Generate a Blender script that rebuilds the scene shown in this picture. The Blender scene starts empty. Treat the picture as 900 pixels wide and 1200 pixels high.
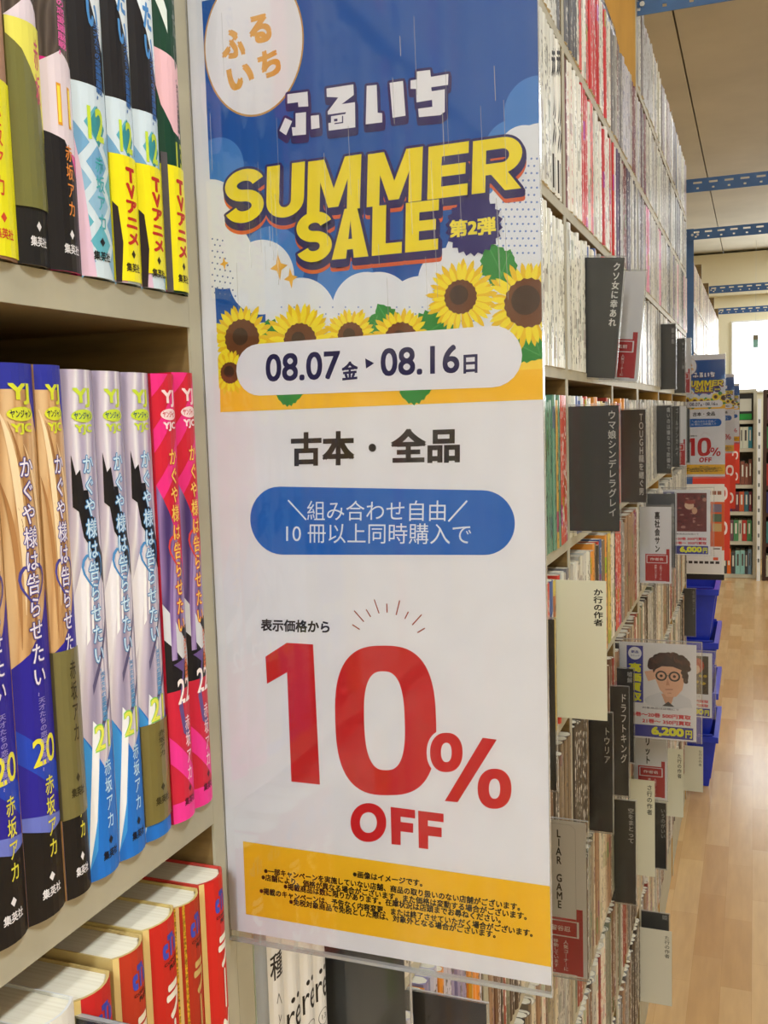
import bpy, bmesh, math, random
from mathutils import Vector, Matrix
random.seed(7)
SC = bpy.context.scene
COL = SC.collection
H = 1.39                                   # eye height above the floor; heights below are given relative to the eye

# ------------------------------------------------------------------ camera
F, CX, CY = 1155.0, 450.0, 600.0           # for a 900 x 1200 frame
RM = ((0.93602016, 0.00580843, -0.35189846),      # world rows: X to the aisle, Y along the shelves, Z up
      (0.3506611, -0.10076468, 0.93106567),       # camera columns: right, down, forward
      (-0.03005091, -0.99489333, -0.09635456))
cam_d = bpy.data.cameras.new('camera')
cam = bpy.data.objects.new('camera', cam_d)
COL.objects.link(cam)
cam_d.sensor_fit = 'HORIZONTAL'
cam_d.sensor_width = 36.0
cam_d.lens = 36.0 * F / 900.0
cam_d.clip_start = 0.01
cam.matrix_world = Matrix(((RM[0][0], -RM[0][1], -RM[0][2], 0),
                           (RM[1][0], -RM[1][1], -RM[1][2], 0),
                           (RM[2][0], -RM[2][1], -RM[2][2], H), (0, 0, 0, 1)))
SC.camera = cam

# ------------------------------------------------------------------ world, lights, exposure
SC.view_settings.view_transform = 'Standard'
SC.view_settings.look = 'None'
SC.view_settings.gamma = 1.0
SC.view_settings.use_curve_mapping = False
SC.view_settings.exposure = -0.12
W = bpy.data.worlds.new('world'); SC.world = W; W.use_nodes = True
W.node_tree.nodes['Background'].inputs[0].default_value = (1, .97, .92, 1)
W.node_tree.nodes['Background'].inputs[1].default_value = 0.3

def area(name, loc, sx, sy, power, col=(1, .985, .965), rot=(0, 0, 0)):
    l = bpy.data.lights.new(name, 'AREA'); l.shape = 'RECTANGLE'; l.size = sx; l.size_y = sy
    l.energy = power; l.color = col
    o = bpy.data.objects.new(name, l); COL.objects.link(o)
    o.location = loc; o.rotation_euler = rot
    return o
CEIL = 1.36
LC = (.89, .945, 1.0)
TUBES = [(.12, -2.0, 62), (-.75, -2.0, 38), (.7, .2, 27), (.78, 2.6, 8), (.78, 4.6, 13), (.78, 6.6, 22), (.78, 8.4, 26),
         (-2.2, -1.6, 45), (-2.2, 1.0, 26), (-2.2, 4.0, 26), (-2.2, 7.5, 26), (2.5, -1.6, 22), (2.5, 2.6, 20), (2.5, 6.2, 22)]
for (x, y, pw) in TUBES:
    area('tube_light', (x, y, H + CEIL - .075), .16, 1.2, pw, LC)
area('window_daylight', (.85, 9.4, H + .43), 2.0, .6, 30, (.95, .98, 1), (-math.pi / 2, 0, 0))

# ------------------------------------------------------------------ helpers
def ray(px, py):
    c = (px - CX, py - CY, F)
    return [sum(RM[i][k] * c[k] for k in range(3)) for i in range(3)]
def on_x(px, py, X):
    r = ray(px, py); s = X / r[0]; return (r[0] * s, r[1] * s, r[2] * s)
def on_y(px, py, Y):
    r = ray(px, py); s = Y / r[1]; return (r[0] * s, r[1] * s, r[2] * s)
def proj(p):
    c = [sum(RM[i][k] * p[i] for i in range(3)) for k in range(3)]
    return CX + F * c[0] / c[2], CY + F * c[1] / c[2]

def lin(c):
    c = c / 255.0
    return c / 12.92 if c <= .04045 else ((c + .055) / 1.055) ** 2.4
def rgb(c): return (lin(c[0]), lin(c[1]), lin(c[2]), 1)
MATS = {}
def mat(c, rough=.55, spec=.4, metal=0, name=None, noise=0, nscale=40, stretch=(1, 1, 1), bump=0):
    key = (tuple(c), rough, spec, metal, noise, nscale, stretch, bump)
    if key in MATS: return MATS[key]
    m = bpy.data.materials.new(name or 'surface_%d_%d_%d' % tuple(c)); m.use_nodes = True
    nt = m.node_tree; b = nt.nodes['Principled BSDF']
    b.inputs['Base Color'].default_value = rgb(c)
    b.inputs['Roughness'].default_value = rough
    b.inputs['Specular IOR Level'].default_value = spec
    b.inputs['Metallic'].default_value = metal
    if noise:
        tc = nt.nodes.new('ShaderNodeTexCoord'); mp = nt.nodes.new('ShaderNodeMapping')
        mp.inputs['Scale'].default_value = stretch
        nz = nt.nodes.new('ShaderNodeTexNoise'); nz.inputs['Scale'].default_value = nscale; nz.inputs['Detail'].default_value = 4
        rp = nt.nodes.new('ShaderNodeValToRGB')
        rp.color_ramp.elements[0].position = .3; rp.color_ramp.elements[1].position = .7
        rp.color_ramp.elements[0].color = rgb([max(0, v * (1 - noise)) for v in c])
        rp.color_ramp.elements[1].color = rgb([min(255, v * (1 + noise * .6)) for v in c])
        nt.links.new(tc.outputs['Object'], mp.inputs[0]); nt.links.new(mp.outputs[0], nz.inputs[0])
        nt.links.new(nz.outputs[0], rp.inputs[0]); nt.links.new(rp.outputs[0], b.inputs['Base Color'])
        if bump:
            bp = nt.nodes.new('ShaderNodeBump'); bp.inputs['Strength'].default_value = bump; bp.inputs['Distance'].default_value = .002
            nt.links.new(nz.outputs[0], bp.inputs['Height']); nt.links.new(bp.outputs[0], b.inputs['Normal'])
    MATS[key] = m
    return m
def ink(c): return mat(c, .45, .35)
def emit(c, s, name):
    m = bpy.data.materials.new(name); m.use_nodes = True; nt = m.node_tree
    b = nt.nodes['Principled BSDF']; b.inputs['Base Color'].default_value = rgb(c)
    b.inputs['Emission Color'].default_value = rgb(c); b.inputs['Emission Strength'].default_value = s
    return m
def clear_mat(name, rough=.06, tint=(1, 1, 1), haze=0.0):
    m = bpy.data.materials.new(name); m.use_nodes = True; nt = m.node_tree; nt.nodes.clear()
    out = nt.nodes.new('ShaderNodeOutputMaterial'); mx = nt.nodes.new('ShaderNodeMixShader')
    tr = nt.nodes.new('ShaderNodeBsdfTransparent'); tr.inputs[0].default_value = (*tint, 1)
    gl = nt.nodes.new('ShaderNodeBsdfGlossy'); gl.inputs['Roughness'].default_value = rough
    fr = nt.nodes.new('ShaderNodeFresnel'); fr.inputs[0].default_value = 1.42
    nt.links.new(fr.outputs[0], mx.inputs[0]); nt.links.new(gl.outputs[0], mx.inputs[2])
    if haze:
        df = nt.nodes.new('ShaderNodeBsdfDiffuse'); df.inputs[0].default_value = (.9, .9, .9, 1)
        m2 = nt.nodes.new('ShaderNodeMixShader'); m2.inputs[0].default_value = haze
        nt.links.new(tr.outputs[0], m2.inputs[1]); nt.links.new(df.outputs[0], m2.inputs[2])
        nt.links.new(m2.outputs[0], mx.inputs[1])
    else:
        nt.links.new(tr.outputs[0], mx.inputs[1])
    nt.links.new(mx.outputs[0], out.inputs[0])
    return m
ACRYL = clear_mat('clear_acrylic')
ACRYL_EDGE = clear_mat('acrylic_edge', .2, (.85, .9, .88), .35)
SLEEVE = clear_mat('plastic_sleeve', .12, (.99, .99, .99), .015)

class MB:
    """collects faces with materials, in eye-relative metres; builds ONE mesh object"""
    def __init__(s): s.v = []; s.f = []; s.m = []; s.mats = []; s.uv = {}
    def mi(s, m):
        if m not in s.mats: s.mats.append(m)
        return s.mats.index(m)
    def face(s, pts, m):
        b = len(s.v); s.v += [tuple(p) for p in pts]; s.f.append(tuple(range(b, b + len(pts)))); s.m.append(s.mi(m))
    def box(s, x0, y0, z0, x1, y1, z1, m):
        b = len(s.v)
        s.v += [(x0, y0, z0), (x1, y0, z0), (x1, y1, z0), (x0, y1, z0), (x0, y0, z1), (x1, y0, z1), (x1, y1, z1), (x0, y1, z1)]
        for f in ((0, 3, 2, 1), (4, 5, 6, 7), (0, 1, 5, 4), (1, 2, 6, 5), (2, 3, 7, 6), (3, 0, 4, 7)):
            s.f.append(tuple(b + i for i in f)); s.m.append(s.mi(m))
    def prism(s, outline, z0, z1, m, mtop=None):
        """outline of (x,y), counter-clockwise"""
        n = len(outline); b = len(s.v)
        s.v += [(x, y, z0) for x, y in outline] + [(x, y, z1) for x, y in outline]
        for i in range(n):
            j = (i + 1) % n
            s.f.append((b + i, b + j, b + n + j, b + n + i)); s.m.append(s.mi(m))
        s.f.append(tuple(b + n + i for i in range(n))); s.m.append(s.mi(mtop or m))
        s.f.append(tuple(b + i for i in reversed(range(n)))); s.m.append(s.mi(mtop or m))
    def tube(s, p0, p1, r, m, n=10):
        p0, p1 = Vector(p0), Vector(p1); d = (p1 - p0).normalized()
        a = d.orthogonal().normalized(); c = d.cross(a); b = len(s.v)
        for p in (p0, p1):
            s.v += [tuple(p + r * (math.cos(2 * math.pi * i / n) * a + math.sin(2 * math.pi * i / n) * c)) for i in range(n)]
        for i in range(n):
            j = (i + 1) % n; s.f.append((b + i, b + j, b + n + j, b + n + i)); s.m.append(s.mi(m))
        s.f.append(tuple(b + i for i in reversed(range(n)))); s.f.append(tuple(b + n + i for i in range(n))); s.m += [s.mi(m)] * 2
    def mesh(s, name, org=(0, 0, 0)):
        me = bpy.data.meshes.new(name)
        me.from_pydata([(v[0] - org[0], v[1] - org[1], v[2] - org[2]) for v in s.v], [], s.f)
        for m in s.mats: me.materials.append(m)
        for p, i in zip(me.polygons, s.m): p.material_index = i
        me.update()
        return me
    def build(s, name, parent=None, org=None):
        """top level: the object's origin is org (eye-relative); child: org is the parent's origin"""
        org = org or (tuple(parent['_org']) if parent is not None else (0, 0, 0))
        o = bpy.data.objects.new(name, s.mesh(name, org)); COL.objects.link(o)
        if parent is not None: o.parent = parent; o['_org'] = org
        else: o.location = (org[0], org[1], org[2] + H); o['_org'] = org
        return o
def tag(o, label=None, cat=None, group=None, kind=None):
    if label: o['label'] = label
    if cat: o['category'] = cat
    if group: o['group'] = group
    if kind: o['kind'] = kind
    return o
def thing(name, label, cat, org, group=None):
    o = bpy.data.objects.new(name, None); COL.objects.link(o)
    o.empty_display_size = .02
    o.location = (org[0], org[1], org[2] + H); o['_org'] = org
    return tag(o, label, cat, group)
def copy_tree(o, parent=None, kids=None):
    kids = kids or [k for k in bpy.data.objects if k.parent is not None]
    c = o.copy(); COL.objects.link(c)
    if parent is not None: c.parent = parent
    for k in kids:
        if k.parent == o: copy_tree(k, c, kids)
    return c
def structure(o): o['kind'] = 'structure'; return o

# ---- flat printing: 2-D shapes that are laid on a surface
TXT = {}
def glyphs(s, res=3):
    k = (s, res)
    if k not in TXT:
        c = bpy.data.curves.new('t', 'FONT'); c.body = s; c.size = 1; c.resolution_u = res
        o = bpy.data.objects.new('t', c); COL.objects.link(o)
        dg = bpy.context.evaluated_depsgraph_get()
        me = bpy.data.meshes.new_from_object(o.evaluated_get(dg))
        TXT[k] = ([(v.co.x, v.co.y) for v in me.vertices], [tuple(p.vertices) for p in me.polygons])
        bpy.data.objects.remove(o); bpy.data.curves.remove(c); bpy.data.meshes.remove(me)
    return TXT[k]
class Print:
    def __init__(s): s.items = []; s.layer = 0
    def ly(s): return s.layer + (len(s.items) % 24) * .034      # neighbours never share a plane
    def up(s, n=1): s.layer += n; return s
    def poly(s, pts, c): s.items.append((pts, [tuple(range(len(pts)))], c, s.ly()))
    def raw(s, v, f, c): s.items.append((v, f, c, s.ly()))
    def rect(s, a0, b0, a1, b1, c): s.poly([(a0, b0), (a1, b0), (a1, b1), (a0, b1)], c)
    def disc(s, x, y, rx, ry, c, n=32, rot=0):
        s.poly([(x + rx * math.cos(2 * math.pi * i / n + rot), y + ry * math.sin(2 * math.pi * i / n + rot)) for i in range(n)], c)
    def ring(s, outer, inner, c):
        n = len(outer)
        s.raw(outer + inner, [(i, (i + 1) % n, n + (i + 1) % n, n + i) for i in range(n)], c)
    def line(s, a, b, w, c):
        dx, dy = b[0] - a[0], b[1] - a[1]; l = math.hypot(dx, dy) or 1; nx, ny = -dy / l * w / 2, dx / l * w / 2
        s.poly([(a[0] + nx, a[1] + ny), (b[0] + nx, b[1] + ny), (b[0] - nx, b[1] - ny), (a[0] - nx, a[1] - ny)], c)
    def fat(s, pts, r, c):
        s.poly(pts, c)
        for i, p in enumerate(pts):
            s.line(p, pts[(i + 1) % len(pts)], 2 * r, c); s.disc(p[0], p[1], r, r, c, 10)
    def text(s, t, p0, p1, p2, c, bold=0, res=3, dx=0, dy=0, off=0):
        """fits the ink of t to the box with bottom-left p0, bottom-right p1, top-left p2; bold and off (outline) in em"""
        v, f = glyphs(t, res)
        x0 = min(a for a, b in v); x1 = max(a for a, b in v); y0 = min(b for a, b in v); y1 = max(b for a, b in v)
        x0 -= bold; x1 += bold; y0 -= bold; y1 += bold
        r = bold + off; g = 3 if r > .045 else 2                      # square pen, keeps corners crisp
        sh = [(0, 0)] + ([(r * (2 * a / (g - 1) - 1), r * (2 * b / (g - 1) - 1)) for a in range(g) for b in range(g) if (a, b) != (1, 1) or g == 2] if r else [])
        for sx, sy in sh:
            o = []
            for a, b in v:
                u = (a + sx - x0) / (x1 - x0); w = (b + sy - y0) / (y1 - y0)
                o.append((p0[0] + u * (p1[0] - p0[0]) + w * (p2[0] - p0[0]) + dx, p0[1] + u * (p1[1] - p0[1]) + w * (p2[1] - p0[1]) + dy))
            s.raw(o, f, c)
    def vtext(s, t, xc, y0, y1, w, c, bold=0, res=2, off=0):
        """a column of characters from y0 (first) to y1 (last end); w: full character width"""
        t = t.replace('ー', '｜').replace('〜', '≀')
        n = len(t); step = (y1 - y0) / n; r = bold + off; k = (6 if r < .04 else 8) if r else 0
        for j in range(k + 1 if k else 1):
            sx, sy_ = (0, 0) if j == 0 else (r * math.cos(2 * math.pi * j / k), r * math.sin(2 * math.pi * j / k))
            O, FF = [], []
            for i, ch in enumerate(t):
                if ch in ' 　': continue
                v, f = glyphs(ch, res)
                ex = (1.0 if ord(ch) > 0x2000 else max(a for a, b in v) + .06)
                sy = abs(step) * .95 if ord(ch) > 0x2000 else abs(step) * 1.2
                yc = y0 + step * (i + .5); b0 = len(O)
                O += [(xc + (a + sx - ex / 2) * w, yc + (b + sy_ - .37) * sy) for a, b in v]; FF += [tuple(b0 + q for q in g) for g in f]
            if O: s.raw(O, FF, c)
    def to(s, mb, fn, cuts=None):
        """fn(a, b, layer) -> xyz"""
        for v, f, c, ly in s.items:
            m = c if not isinstance(c, tuple) else ink(c)
            if cuts:
                bm = bmesh.new(); vs = [bm.verts.new((a, b, 0)) for a, b in v]
                for q in f:
                    try: bm.faces.new([vs[i] for i in q])
                    except ValueError: pass
                for k in cuts:
                    bmesh.ops.bisect_plane(bm, geom=bm.verts[:] + bm.edges[:] + bm.faces[:], plane_co=(k, 0, 0), plane_no=(1, 0, 0))
                bm.verts.index_update()
                v = [(q.co.x, q.co.y) for q in bm.verts]; f = [tuple(q.index for q in p.verts) for p in bm.faces]; bm.free()
            b = len(mb.v); mb.v += [fn(p[0], p[1], ly) for p in v]
            for q in f: mb.f.append(tuple(b + i for i in q)); mb.m.append(mb.mi(m))
        return mb
def superell(cx, cy, rx, ry, n=48, e=2.0, skew=0):
    o = []
    for i in range(n):
        t = 2 * math.pi * i / n; c, q = math.cos(t), math.sin(t)
        x = rx * math.copysign(abs(c) ** (2 / e), c); y = ry * math.copysign(abs(q) ** (2 / e), q)
        o.append((cx + x + skew * y, cy + y))
    return o
def pill(a, b, r0, r1, n=12):
    ang = math.atan2(b[1] - a[1], b[0] - a[0]); o = []
    for i in range(n + 1):
        t = ang + math.pi / 2 + math.pi * i / n; o.append((a[0] + r0 * math.cos(t), a[1] + r0 * math.sin(t)))
    for i in range(n + 1):
        t = ang - math.pi / 2 + math.pi * i / n; o.append((b[0] + r1 * math.cos(t), b[1] + r1 * math.sin(t)))
    return o

# ------------------------------------------------------------------ setting
def wood_floor():
    m = bpy.data.materials.new('laminate_floor'); m.use_nodes = True; nt = m.node_tree; b = nt.nodes['Principled BSDF']
    tc = nt.nodes.new('ShaderNodeTexCoord'); mp = nt.nodes.new('ShaderNodeMapping'); mp.inputs['Rotation'].default_value = (0, 0, math.pi / 2)
    br = nt.nodes.new('ShaderNodeTexBrick'); br.inputs['Scale'].default_value = 1.0
    br.inputs['Brick Width'].default_value = .34; br.inputs['Row Height'].default_value = .07; br.inputs['Mortar Size'].default_value = .0003
    br.inputs['Color1'].default_value = rgb((222, 184, 130)); br.inputs['Color2'].default_value = rgb((204, 160, 104)); br.inputs['Mortar'].default_value = rgb((190, 148, 96))
    br.offset = .37
    m2 = nt.nodes.new('ShaderNodeMapping'); m2.inputs['Scale'].default_value = (9, 1.2, 1)
    nz = nt.nodes.new('ShaderNodeTexNoise'); nz.inputs['Scale'].default_value = 5; nz.inputs['Detail'].default_value = 6
    rp = nt.nodes.new('ShaderNodeValToRGB'); rp.color_ramp.elements[0].color = (.72, .7, .68, 1); rp.color_ramp.elements[1].color = (1.1, 1.1, 1.1, 1)
    mx = nt.nodes.new('ShaderNodeMix'); mx.data_type = 'RGBA'; mx.blend_type = 'MULTIPLY'; mx.inputs[0].default_value = .8
    L = nt.links.new
    L(tc.outputs['Object'], mp.inputs[0]); L(mp.outputs[0], br.inputs[0]); L(tc.outputs['Object'], m2.inputs[0]); L(m2.outputs[0], nz.inputs[0]); L(nz.outputs[0], rp.inputs[0])
    L(br.outputs[0], mx.inputs[6]); L(rp.outputs[0], mx.inputs[7]); L(mx.outputs[2], b.inputs['Base Color'])
    b.inputs['Roughness'].default_value = .22
    return m
X0, X1, Y0, Y1 = -4.2, 3.6, -2.6, 9.5
def slab(name, a, m):
    q = MB(); q.box(*a, m); return structure(q.build(name))
slab('floor', (X0, Y0, -H - .05, X1, Y1, -H), wood_floor())
M_CEIL = mat((190, 185, 168), .8, .2, noise=.04, nscale=3)
q = MB()
for i in range(9):                                      # ceiling boards, 0.9 m wide, with open seams
    xa = X0 + .458 + i * .868
    q.box(xa - .868 if i else X0, Y0, CEIL, xa - .007, Y1, CEIL + .02, M_CEIL)
q.box(X0, Y0, CEIL + .02, X1, Y1, CEIL + .05, mat((130, 120, 98), .8))
structure(q.build('ceiling'))
M_WALL = mat((236, 228, 196), .75, .2, noise=.02, nscale=3)
slab('wall_far', (X0, Y1, -H, X1, Y1 + .1, CEIL), M_WALL)
slab('wall_left', (X0 - .1, Y0, -H, X0, Y1, CEIL), M_WALL)
slab('wall_right', (X1, Y0, -H, X1 + .1, Y1, CEIL), M_WALL)
slab('wall_near', (X0, Y0 - .1, -H, X1, Y0, CEIL), M_WALL)
q = MB(); q.box(X0, Y1 - .12, .98, X1, Y1, CEIL - .02, mat((226, 218, 190), .7)); structure(q.build('trim_1'))
# bright daylight window at the far end
q = MB(); q.box(-.19, Y1 - .02, .13, 1.9, Y1 - .005, .74, emit((250, 253, 255), 6, 'daylight_pane'))
w = structure(q.build('window_1'))
q = MB(); fm = mat((246, 246, 242), .5)
for a in ((-.205, .115, 1.915, .13), (-.205, .74, 1.915, .755)): q.box(a[0], Y1 - .025, a[1], a[2], Y1, a[3], fm)
for x in (-.205, 1.9): q.box(x, Y1 - .025, .13, x + .015, Y1, .74, fm)
q.build('window_frame', w)
# ceiling lamps
M_LAMP = mat((235, 235, 232), .5)
for (x, y, pw) in TUBES:
    t = thing('ceiling_light', 'white tube lamp housing on the ceiling above the shop floor', 'lamp', (x, y, CEIL), 'ceiling tube lamps')
    q = MB(); q.box(x - .1, y - .65, CEIL - .06, x + .1, y + .65, CEIL, M_LAMP); q.build('lamp_housing', t)

# ------------------------------------------------------------------ bookcases
XS = -.2187                       # where the spines stand
XF = -.2215                       # front edge of boards and uprights
XB = -.40
ROWS = [.636, .45, .252, .052, -.163, -.378, -.593, -.808, -1.023, -1.238]
M_EDGE = mat((176, 172, 152), .55, .4, noise=.05, nscale=30)
M_INN = mat((122, 98, 58), .6, .3, noise=.16, nscale=18, stretch=(1, 1, 8))
M_BACK = mat((74, 60, 40), .65, .3, noise=.1, nscale=12)
M_TAN = mat((196, 152, 78), .6, .3, noise=.07, nscale=14, stretch=(3, 3, .4))
def bookcase(label, y0, y1, uprights, top, rows, tan=False, dx=0):
    XB, XF = -.40 + dx, -.2215 + dx
    t = thing('bookcase', label, 'bookcase', (XB, y0, -H))
    for y in uprights:
        q = MB(); q.box(XB, y, -H, XF - .0012, y + .0145, top, M_TAN if tan else M_INN)
        u = q.build('upright', t)
        q = MB(); q.box(XF - .0012, y, -H, XF, y + .0145, top, M_EDGE); q.build('edge_strip', u)
    ys = sorted(uprights)
    for a, b in zip(ys[:-1], ys[1:]):
        if b - a < .05: continue
        for z in rows:
            q = MB(); q.box(XB + .004, a + .0146, z - .0125, XF - .0012, b - .0001, z, M_INN); s = q.build('shelf_board', t)
            q = MB(); q.box(XF - .0012, a + .0146, z - .0125, XF, b - .0001, z, M_EDGE); q.build('edge_strip', s)
    q = MB(); q.box(XB - .006, y0, -H, XB, y1, top, M_BACK); q.build('back_panel', t)
    q = MB(); q.box(XB, y0 + .0146, -H, XF - .004, y1 - .0146, ROWS[-1] - .0126, M_EDGE); q.build('plinth', t)
    return t
bookcase('grey edged wooden bookcase nearest the camera, left of the large blue sale sign', -.50, .3775, [-.50, -.07, .363], .62, ROWS[1:])
bookcase('grey edged wooden bookcase starting behind the large sale sign', .3777, 2.05, [.3777, .80, 1.243, 1.667, 2.035], .615, ROWS[1:])
bookcase('taller bookcase with the tan side panel rising above its neighbour', 2.051, 3.56, [2.051, 2.505, 2.93, 3.545], .82, ROWS, True)
bookcase('distant bookcase behind the blue steel post', 4.50, 7.6, [4.50, 5.2, 6.0, 6.8, 7.585], .70, ROWS[1:], dx=-.03)

# ------------------------------------------------------------------ books
SAG = .0026
NSEG = 6
def arc_x(u, s): return -s * (2 * u - 1) ** 2
def book_outline(xb, xs, y0, t, s, ins=0.0):
    o = [(xb, y0 + ins), (xs - s - .004, y0 + ins)]
    for i in range(NSEG + 1):
        u = i / NSEG; o.append((xs + arc_x(u, s) - ins * 1.6, y0 + ins + (t - 2 * ins) * u))
    o += [(xs - s - .004, y0 + t - ins), (xb, y0 + t - ins)]
    return o
def page_mat():
    m = bpy.data.materials.new('page_edges'); m.use_nodes = True; nt = m.node_tree; b = nt.nodes['Principled BSDF']
    tc = nt.nodes.new('ShaderNodeTexCoord'); mp = nt.nodes.new('ShaderNodeMapping'); mp.inputs['Scale'].default_value = (4, 900, 4)
    nz = nt.nodes.new('ShaderNodeTexNoise'); nz.inputs['Scale'].default_value = 1; nz.inputs['Detail'].default_value = 2
    rp = nt.nodes.new('ShaderNodeValToRGB'); rp.color_ramp.elements[0].color = rgb((226, 218, 192)); rp.color_ramp.elements[1].color = rgb((240, 234, 212))
    rp.color_ramp.elements[0].position = .3; rp.color_ramp.elements[1].position = .6
    L = nt.links.new; L(tc.outputs['Object'], mp.inputs[0]); L(mp.outputs[0], nz.inputs[0]); L(nz.outputs[0], rp.inputs[0]); L(rp.outputs[0], b.inputs['Base Color'])
    b.inputs['Roughness'].default_value = .8
    return m
PAGE = page_mat()
def shell(q, xb, xs, y0, t, s, z0, z1, m, w=.0006):
    """dust jacket: front board, curved spine, back board"""
    oo = book_outline(xb, xs, y0, t, s); ii = book_outline(xb, xs, y0, t, s, w); n = len(oo); b = len(q.v)
    for z in (z0, z1): q.v += [(x, y, z) for x, y in oo] + [(x, y, z) for x, y in ii]
    mi = q.mi(m)
    for i in range(n - 1):
        j = i + 1
        for f in ((b + i, b + j, b + 2 * n + j, b + 2 * n + i), (b + n + j, b + n + i, b + 3 * n + i, b + 3 * n + j),
                  (b + 2 * n + i, b + 2 * n + j, b + 3 * n + j, b + 3 * n + i), (b + j, b + i, b + n + i, b + n + j)):
            q.f.append(f); q.m.append(mi)
SPM = {}
def art_mat(name, stops, c2, scale, dist=3.0, ang=.5, stretch=(1, 1, 1)):
    """swirling two-tone hair-like printed pattern, colours by height"""
    m = bpy.data.materials.new(name); m.use_nodes = True; nt = m.node_tree; b = nt.nodes['Principled BSDF']
    tc = nt.nodes.new('ShaderNodeTexCoord'); mp = nt.nodes.new('ShaderNodeMapping'); mp.inputs['Rotation'].default_value = (ang, 0, 0); mp.inputs['Scale'].default_value = stretch
    wv = nt.nodes.new('ShaderNodeTexWave'); wv.bands_direction = 'Y'; wv.inputs['Scale'].default_value = scale; wv.inputs['Distortion'].default_value = dist; wv.inputs['Detail'].default_value = 2; wv.inputs['Detail Scale'].default_value = 1.4
    rp = nt.nodes.new('ShaderNodeValToRGB'); e = rp.color_ramp.elements
    while len(e) < len(stops): e.new(.5)
    for k, (p, c) in enumerate(stops): e[k].position = p; e[k].color = rgb(c)
    L = nt.links.new; L(tc.outputs['Object'], mp.inputs[0]); L(mp.outputs[0], wv.inputs[0]); L(wv.outputs['Fac'], rp.inputs[0]); L(rp.outputs[0], b.inputs['Base Color'])
    b.inputs['Roughness'].default_value = .28; b.inputs['Specular IOR Level'].default_value = .5
    return m
def gloss(c): return mat(c, .28, .5)
def big_book(y0, t, z0, h, pr, base, label, group, xs=XS, depth=.128, s=SAG, band=None, bandpr=None, page=True):
    """detailed book: jacket (with its printing), page block, optional paper band"""
    z0 += .0004
    th = thing('comic_book', label, 'book', (xs - depth, y0 + t / 2, z0), group)
    q = MB(); shell(q, xs - depth, xs, y0, t, s, z0, z0 + h, base)
    cuts = [i / NSEG for i in range(1, NSEG)]
    off = [0]
    def fn(u, v, ly): return (xs + arc_x(u, s) + .00004 * (ly + 1) + off[0], y0 + t * u, z0 + h * v)
    pr.to(q, fn, cuts); q.build('jacket', th)
    q = MB(); q.prism(book_outline(xs - depth + .002, xs, y0, t, s, .0007), z0 + .0008, z0 + h - .0012, PAGE); q.build('page_block', th)
    if band:
        v0, v1, c = band; q = MB(); w = .0006
        o = [(xs - depth + .01, y0 - .00005), (xs - s - .004, y0 - .00005)] + [(xs + arc_x(i / NSEG, s) + w, y0 + t * i / NSEG) for i in range(NSEG + 1)]
        for a, b in zip(o[:-1], o[1:]):
            q.face([(a[0], a[1], z0 + h * v0), (b[0], b[1], z0 + h * v0), (b[0], b[1], z0 + h * v1), (a[0], a[1], z0 + h * v1)], gloss(c))
        if bandpr:
            off[0] = w; bandpr.to(q, fn, cuts)
        q.build('paper_band', th)
    return th
GREY3 = (120, 120, 120)
def strand(P, a, b, c, w, col):
    L, R = [], []
    for i in range(13):
        t = i / 12; x = (1 - t) ** 2 * a[0] + 2 * t * (1 - t) * b[0] + t * t * c[0]; y = (1 - t) ** 2 * a[1] + 2 * t * (1 - t) * b[1] + t * t * c[1]
        h = w * math.sin(math.pi * min(1, t * .95 + .03)) / 2; L.append((max(0, min(1, x - h)), y)); R.append((max(0, min(1, x + h)), y))
    for i in range(12): P.poly([L[i], R[i], R[i + 1], L[i + 1]], col)
TITLE = 'かぐや様は告らせたい'
SUB = '〜天才たちの恋愛頭脳戦〜'
def heart(P, u, v, r, c, w=.03):
    pts = []
    for i in range(24):
        t = 2 * math.pi * i / 24
        pts.append((u + r * 1.0 * 16 * math.sin(t) ** 3 / 16, v + r * .115 * (13 * math.cos(t) - 5 * math.cos(2 * t) - 2 * math.cos(3 * t) - math.cos(4 * t)) / 13))
    inn = [(u + (a - u) * .84, v + (b - v) * .84) for a, b in pts]
    P.ring(pts, inn, c)
def yj_logo(P, uc, c, d=(30, 40, 60)):
    uc -= SH
    P.text('YJ', (uc - .28, .928), (uc + .24, .928), (uc - .28, .965), c, .03)
    P.disc(uc, .912, .33, .0125, c, 24); P.up()
    P.text('ヤンジャン', (uc - .27, .905), (uc + .27, .905), (uc - .27, .919), d, .02); P.up(-1)
    P.text('YJC', (uc - .27, .876), (uc + .27, .876), (uc - .27, .896), c, .04)
SH = .1                            # the print sits a little towards the camera side of the rounded spine
def author(P, uc, v0, v1, c, w=.28): P.vtext('赤坂アカ', uc - SH, v0, v1, w, c, .012)
def publisher(P, uc, v, c, w=.5):
    uc -= SH
    P.poly([(uc, v + .033), (uc + .075, v + .024), (uc, v + .015), (uc - .075, v + .024)], c)
    P.text('集英社', (uc - w / 2, v - .012), (uc + w / 2, v - .012), (uc - w / 2, v + .006), c, .02)
def title(P, uc, v0, v1, c, oc, w=.37):
    uc -= SH
    P.vtext(TITLE, uc, v0, v1, w, oc, off=.06); P.up(); P.vtext(TITLE, uc, v0, v1, w, c, .012); P.up(-1)
    st = (v1 - v0) / 10; heart(P, uc, v0 + st * 5.5, .34, oc)
TANHAIR = art_mat('tan_hair_art', [(0, (178, 134, 88)), (.25, (206, 164, 112)), (.6, (214, 174, 124)), (.8, (196, 150, 100)), (1, (222, 188, 142))], 0, 26, 6, .35, (1, 1, .25))
LAVART = art_mat('lavender_hair_art', [(0, (150, 142, 172)), (.3, (196, 186, 208)), (.65, (206, 198, 214)), (.85, (232, 230, 236)), (1, (178, 168, 196))], 0, 26, 6, .45, (1, 1, .25))
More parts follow.
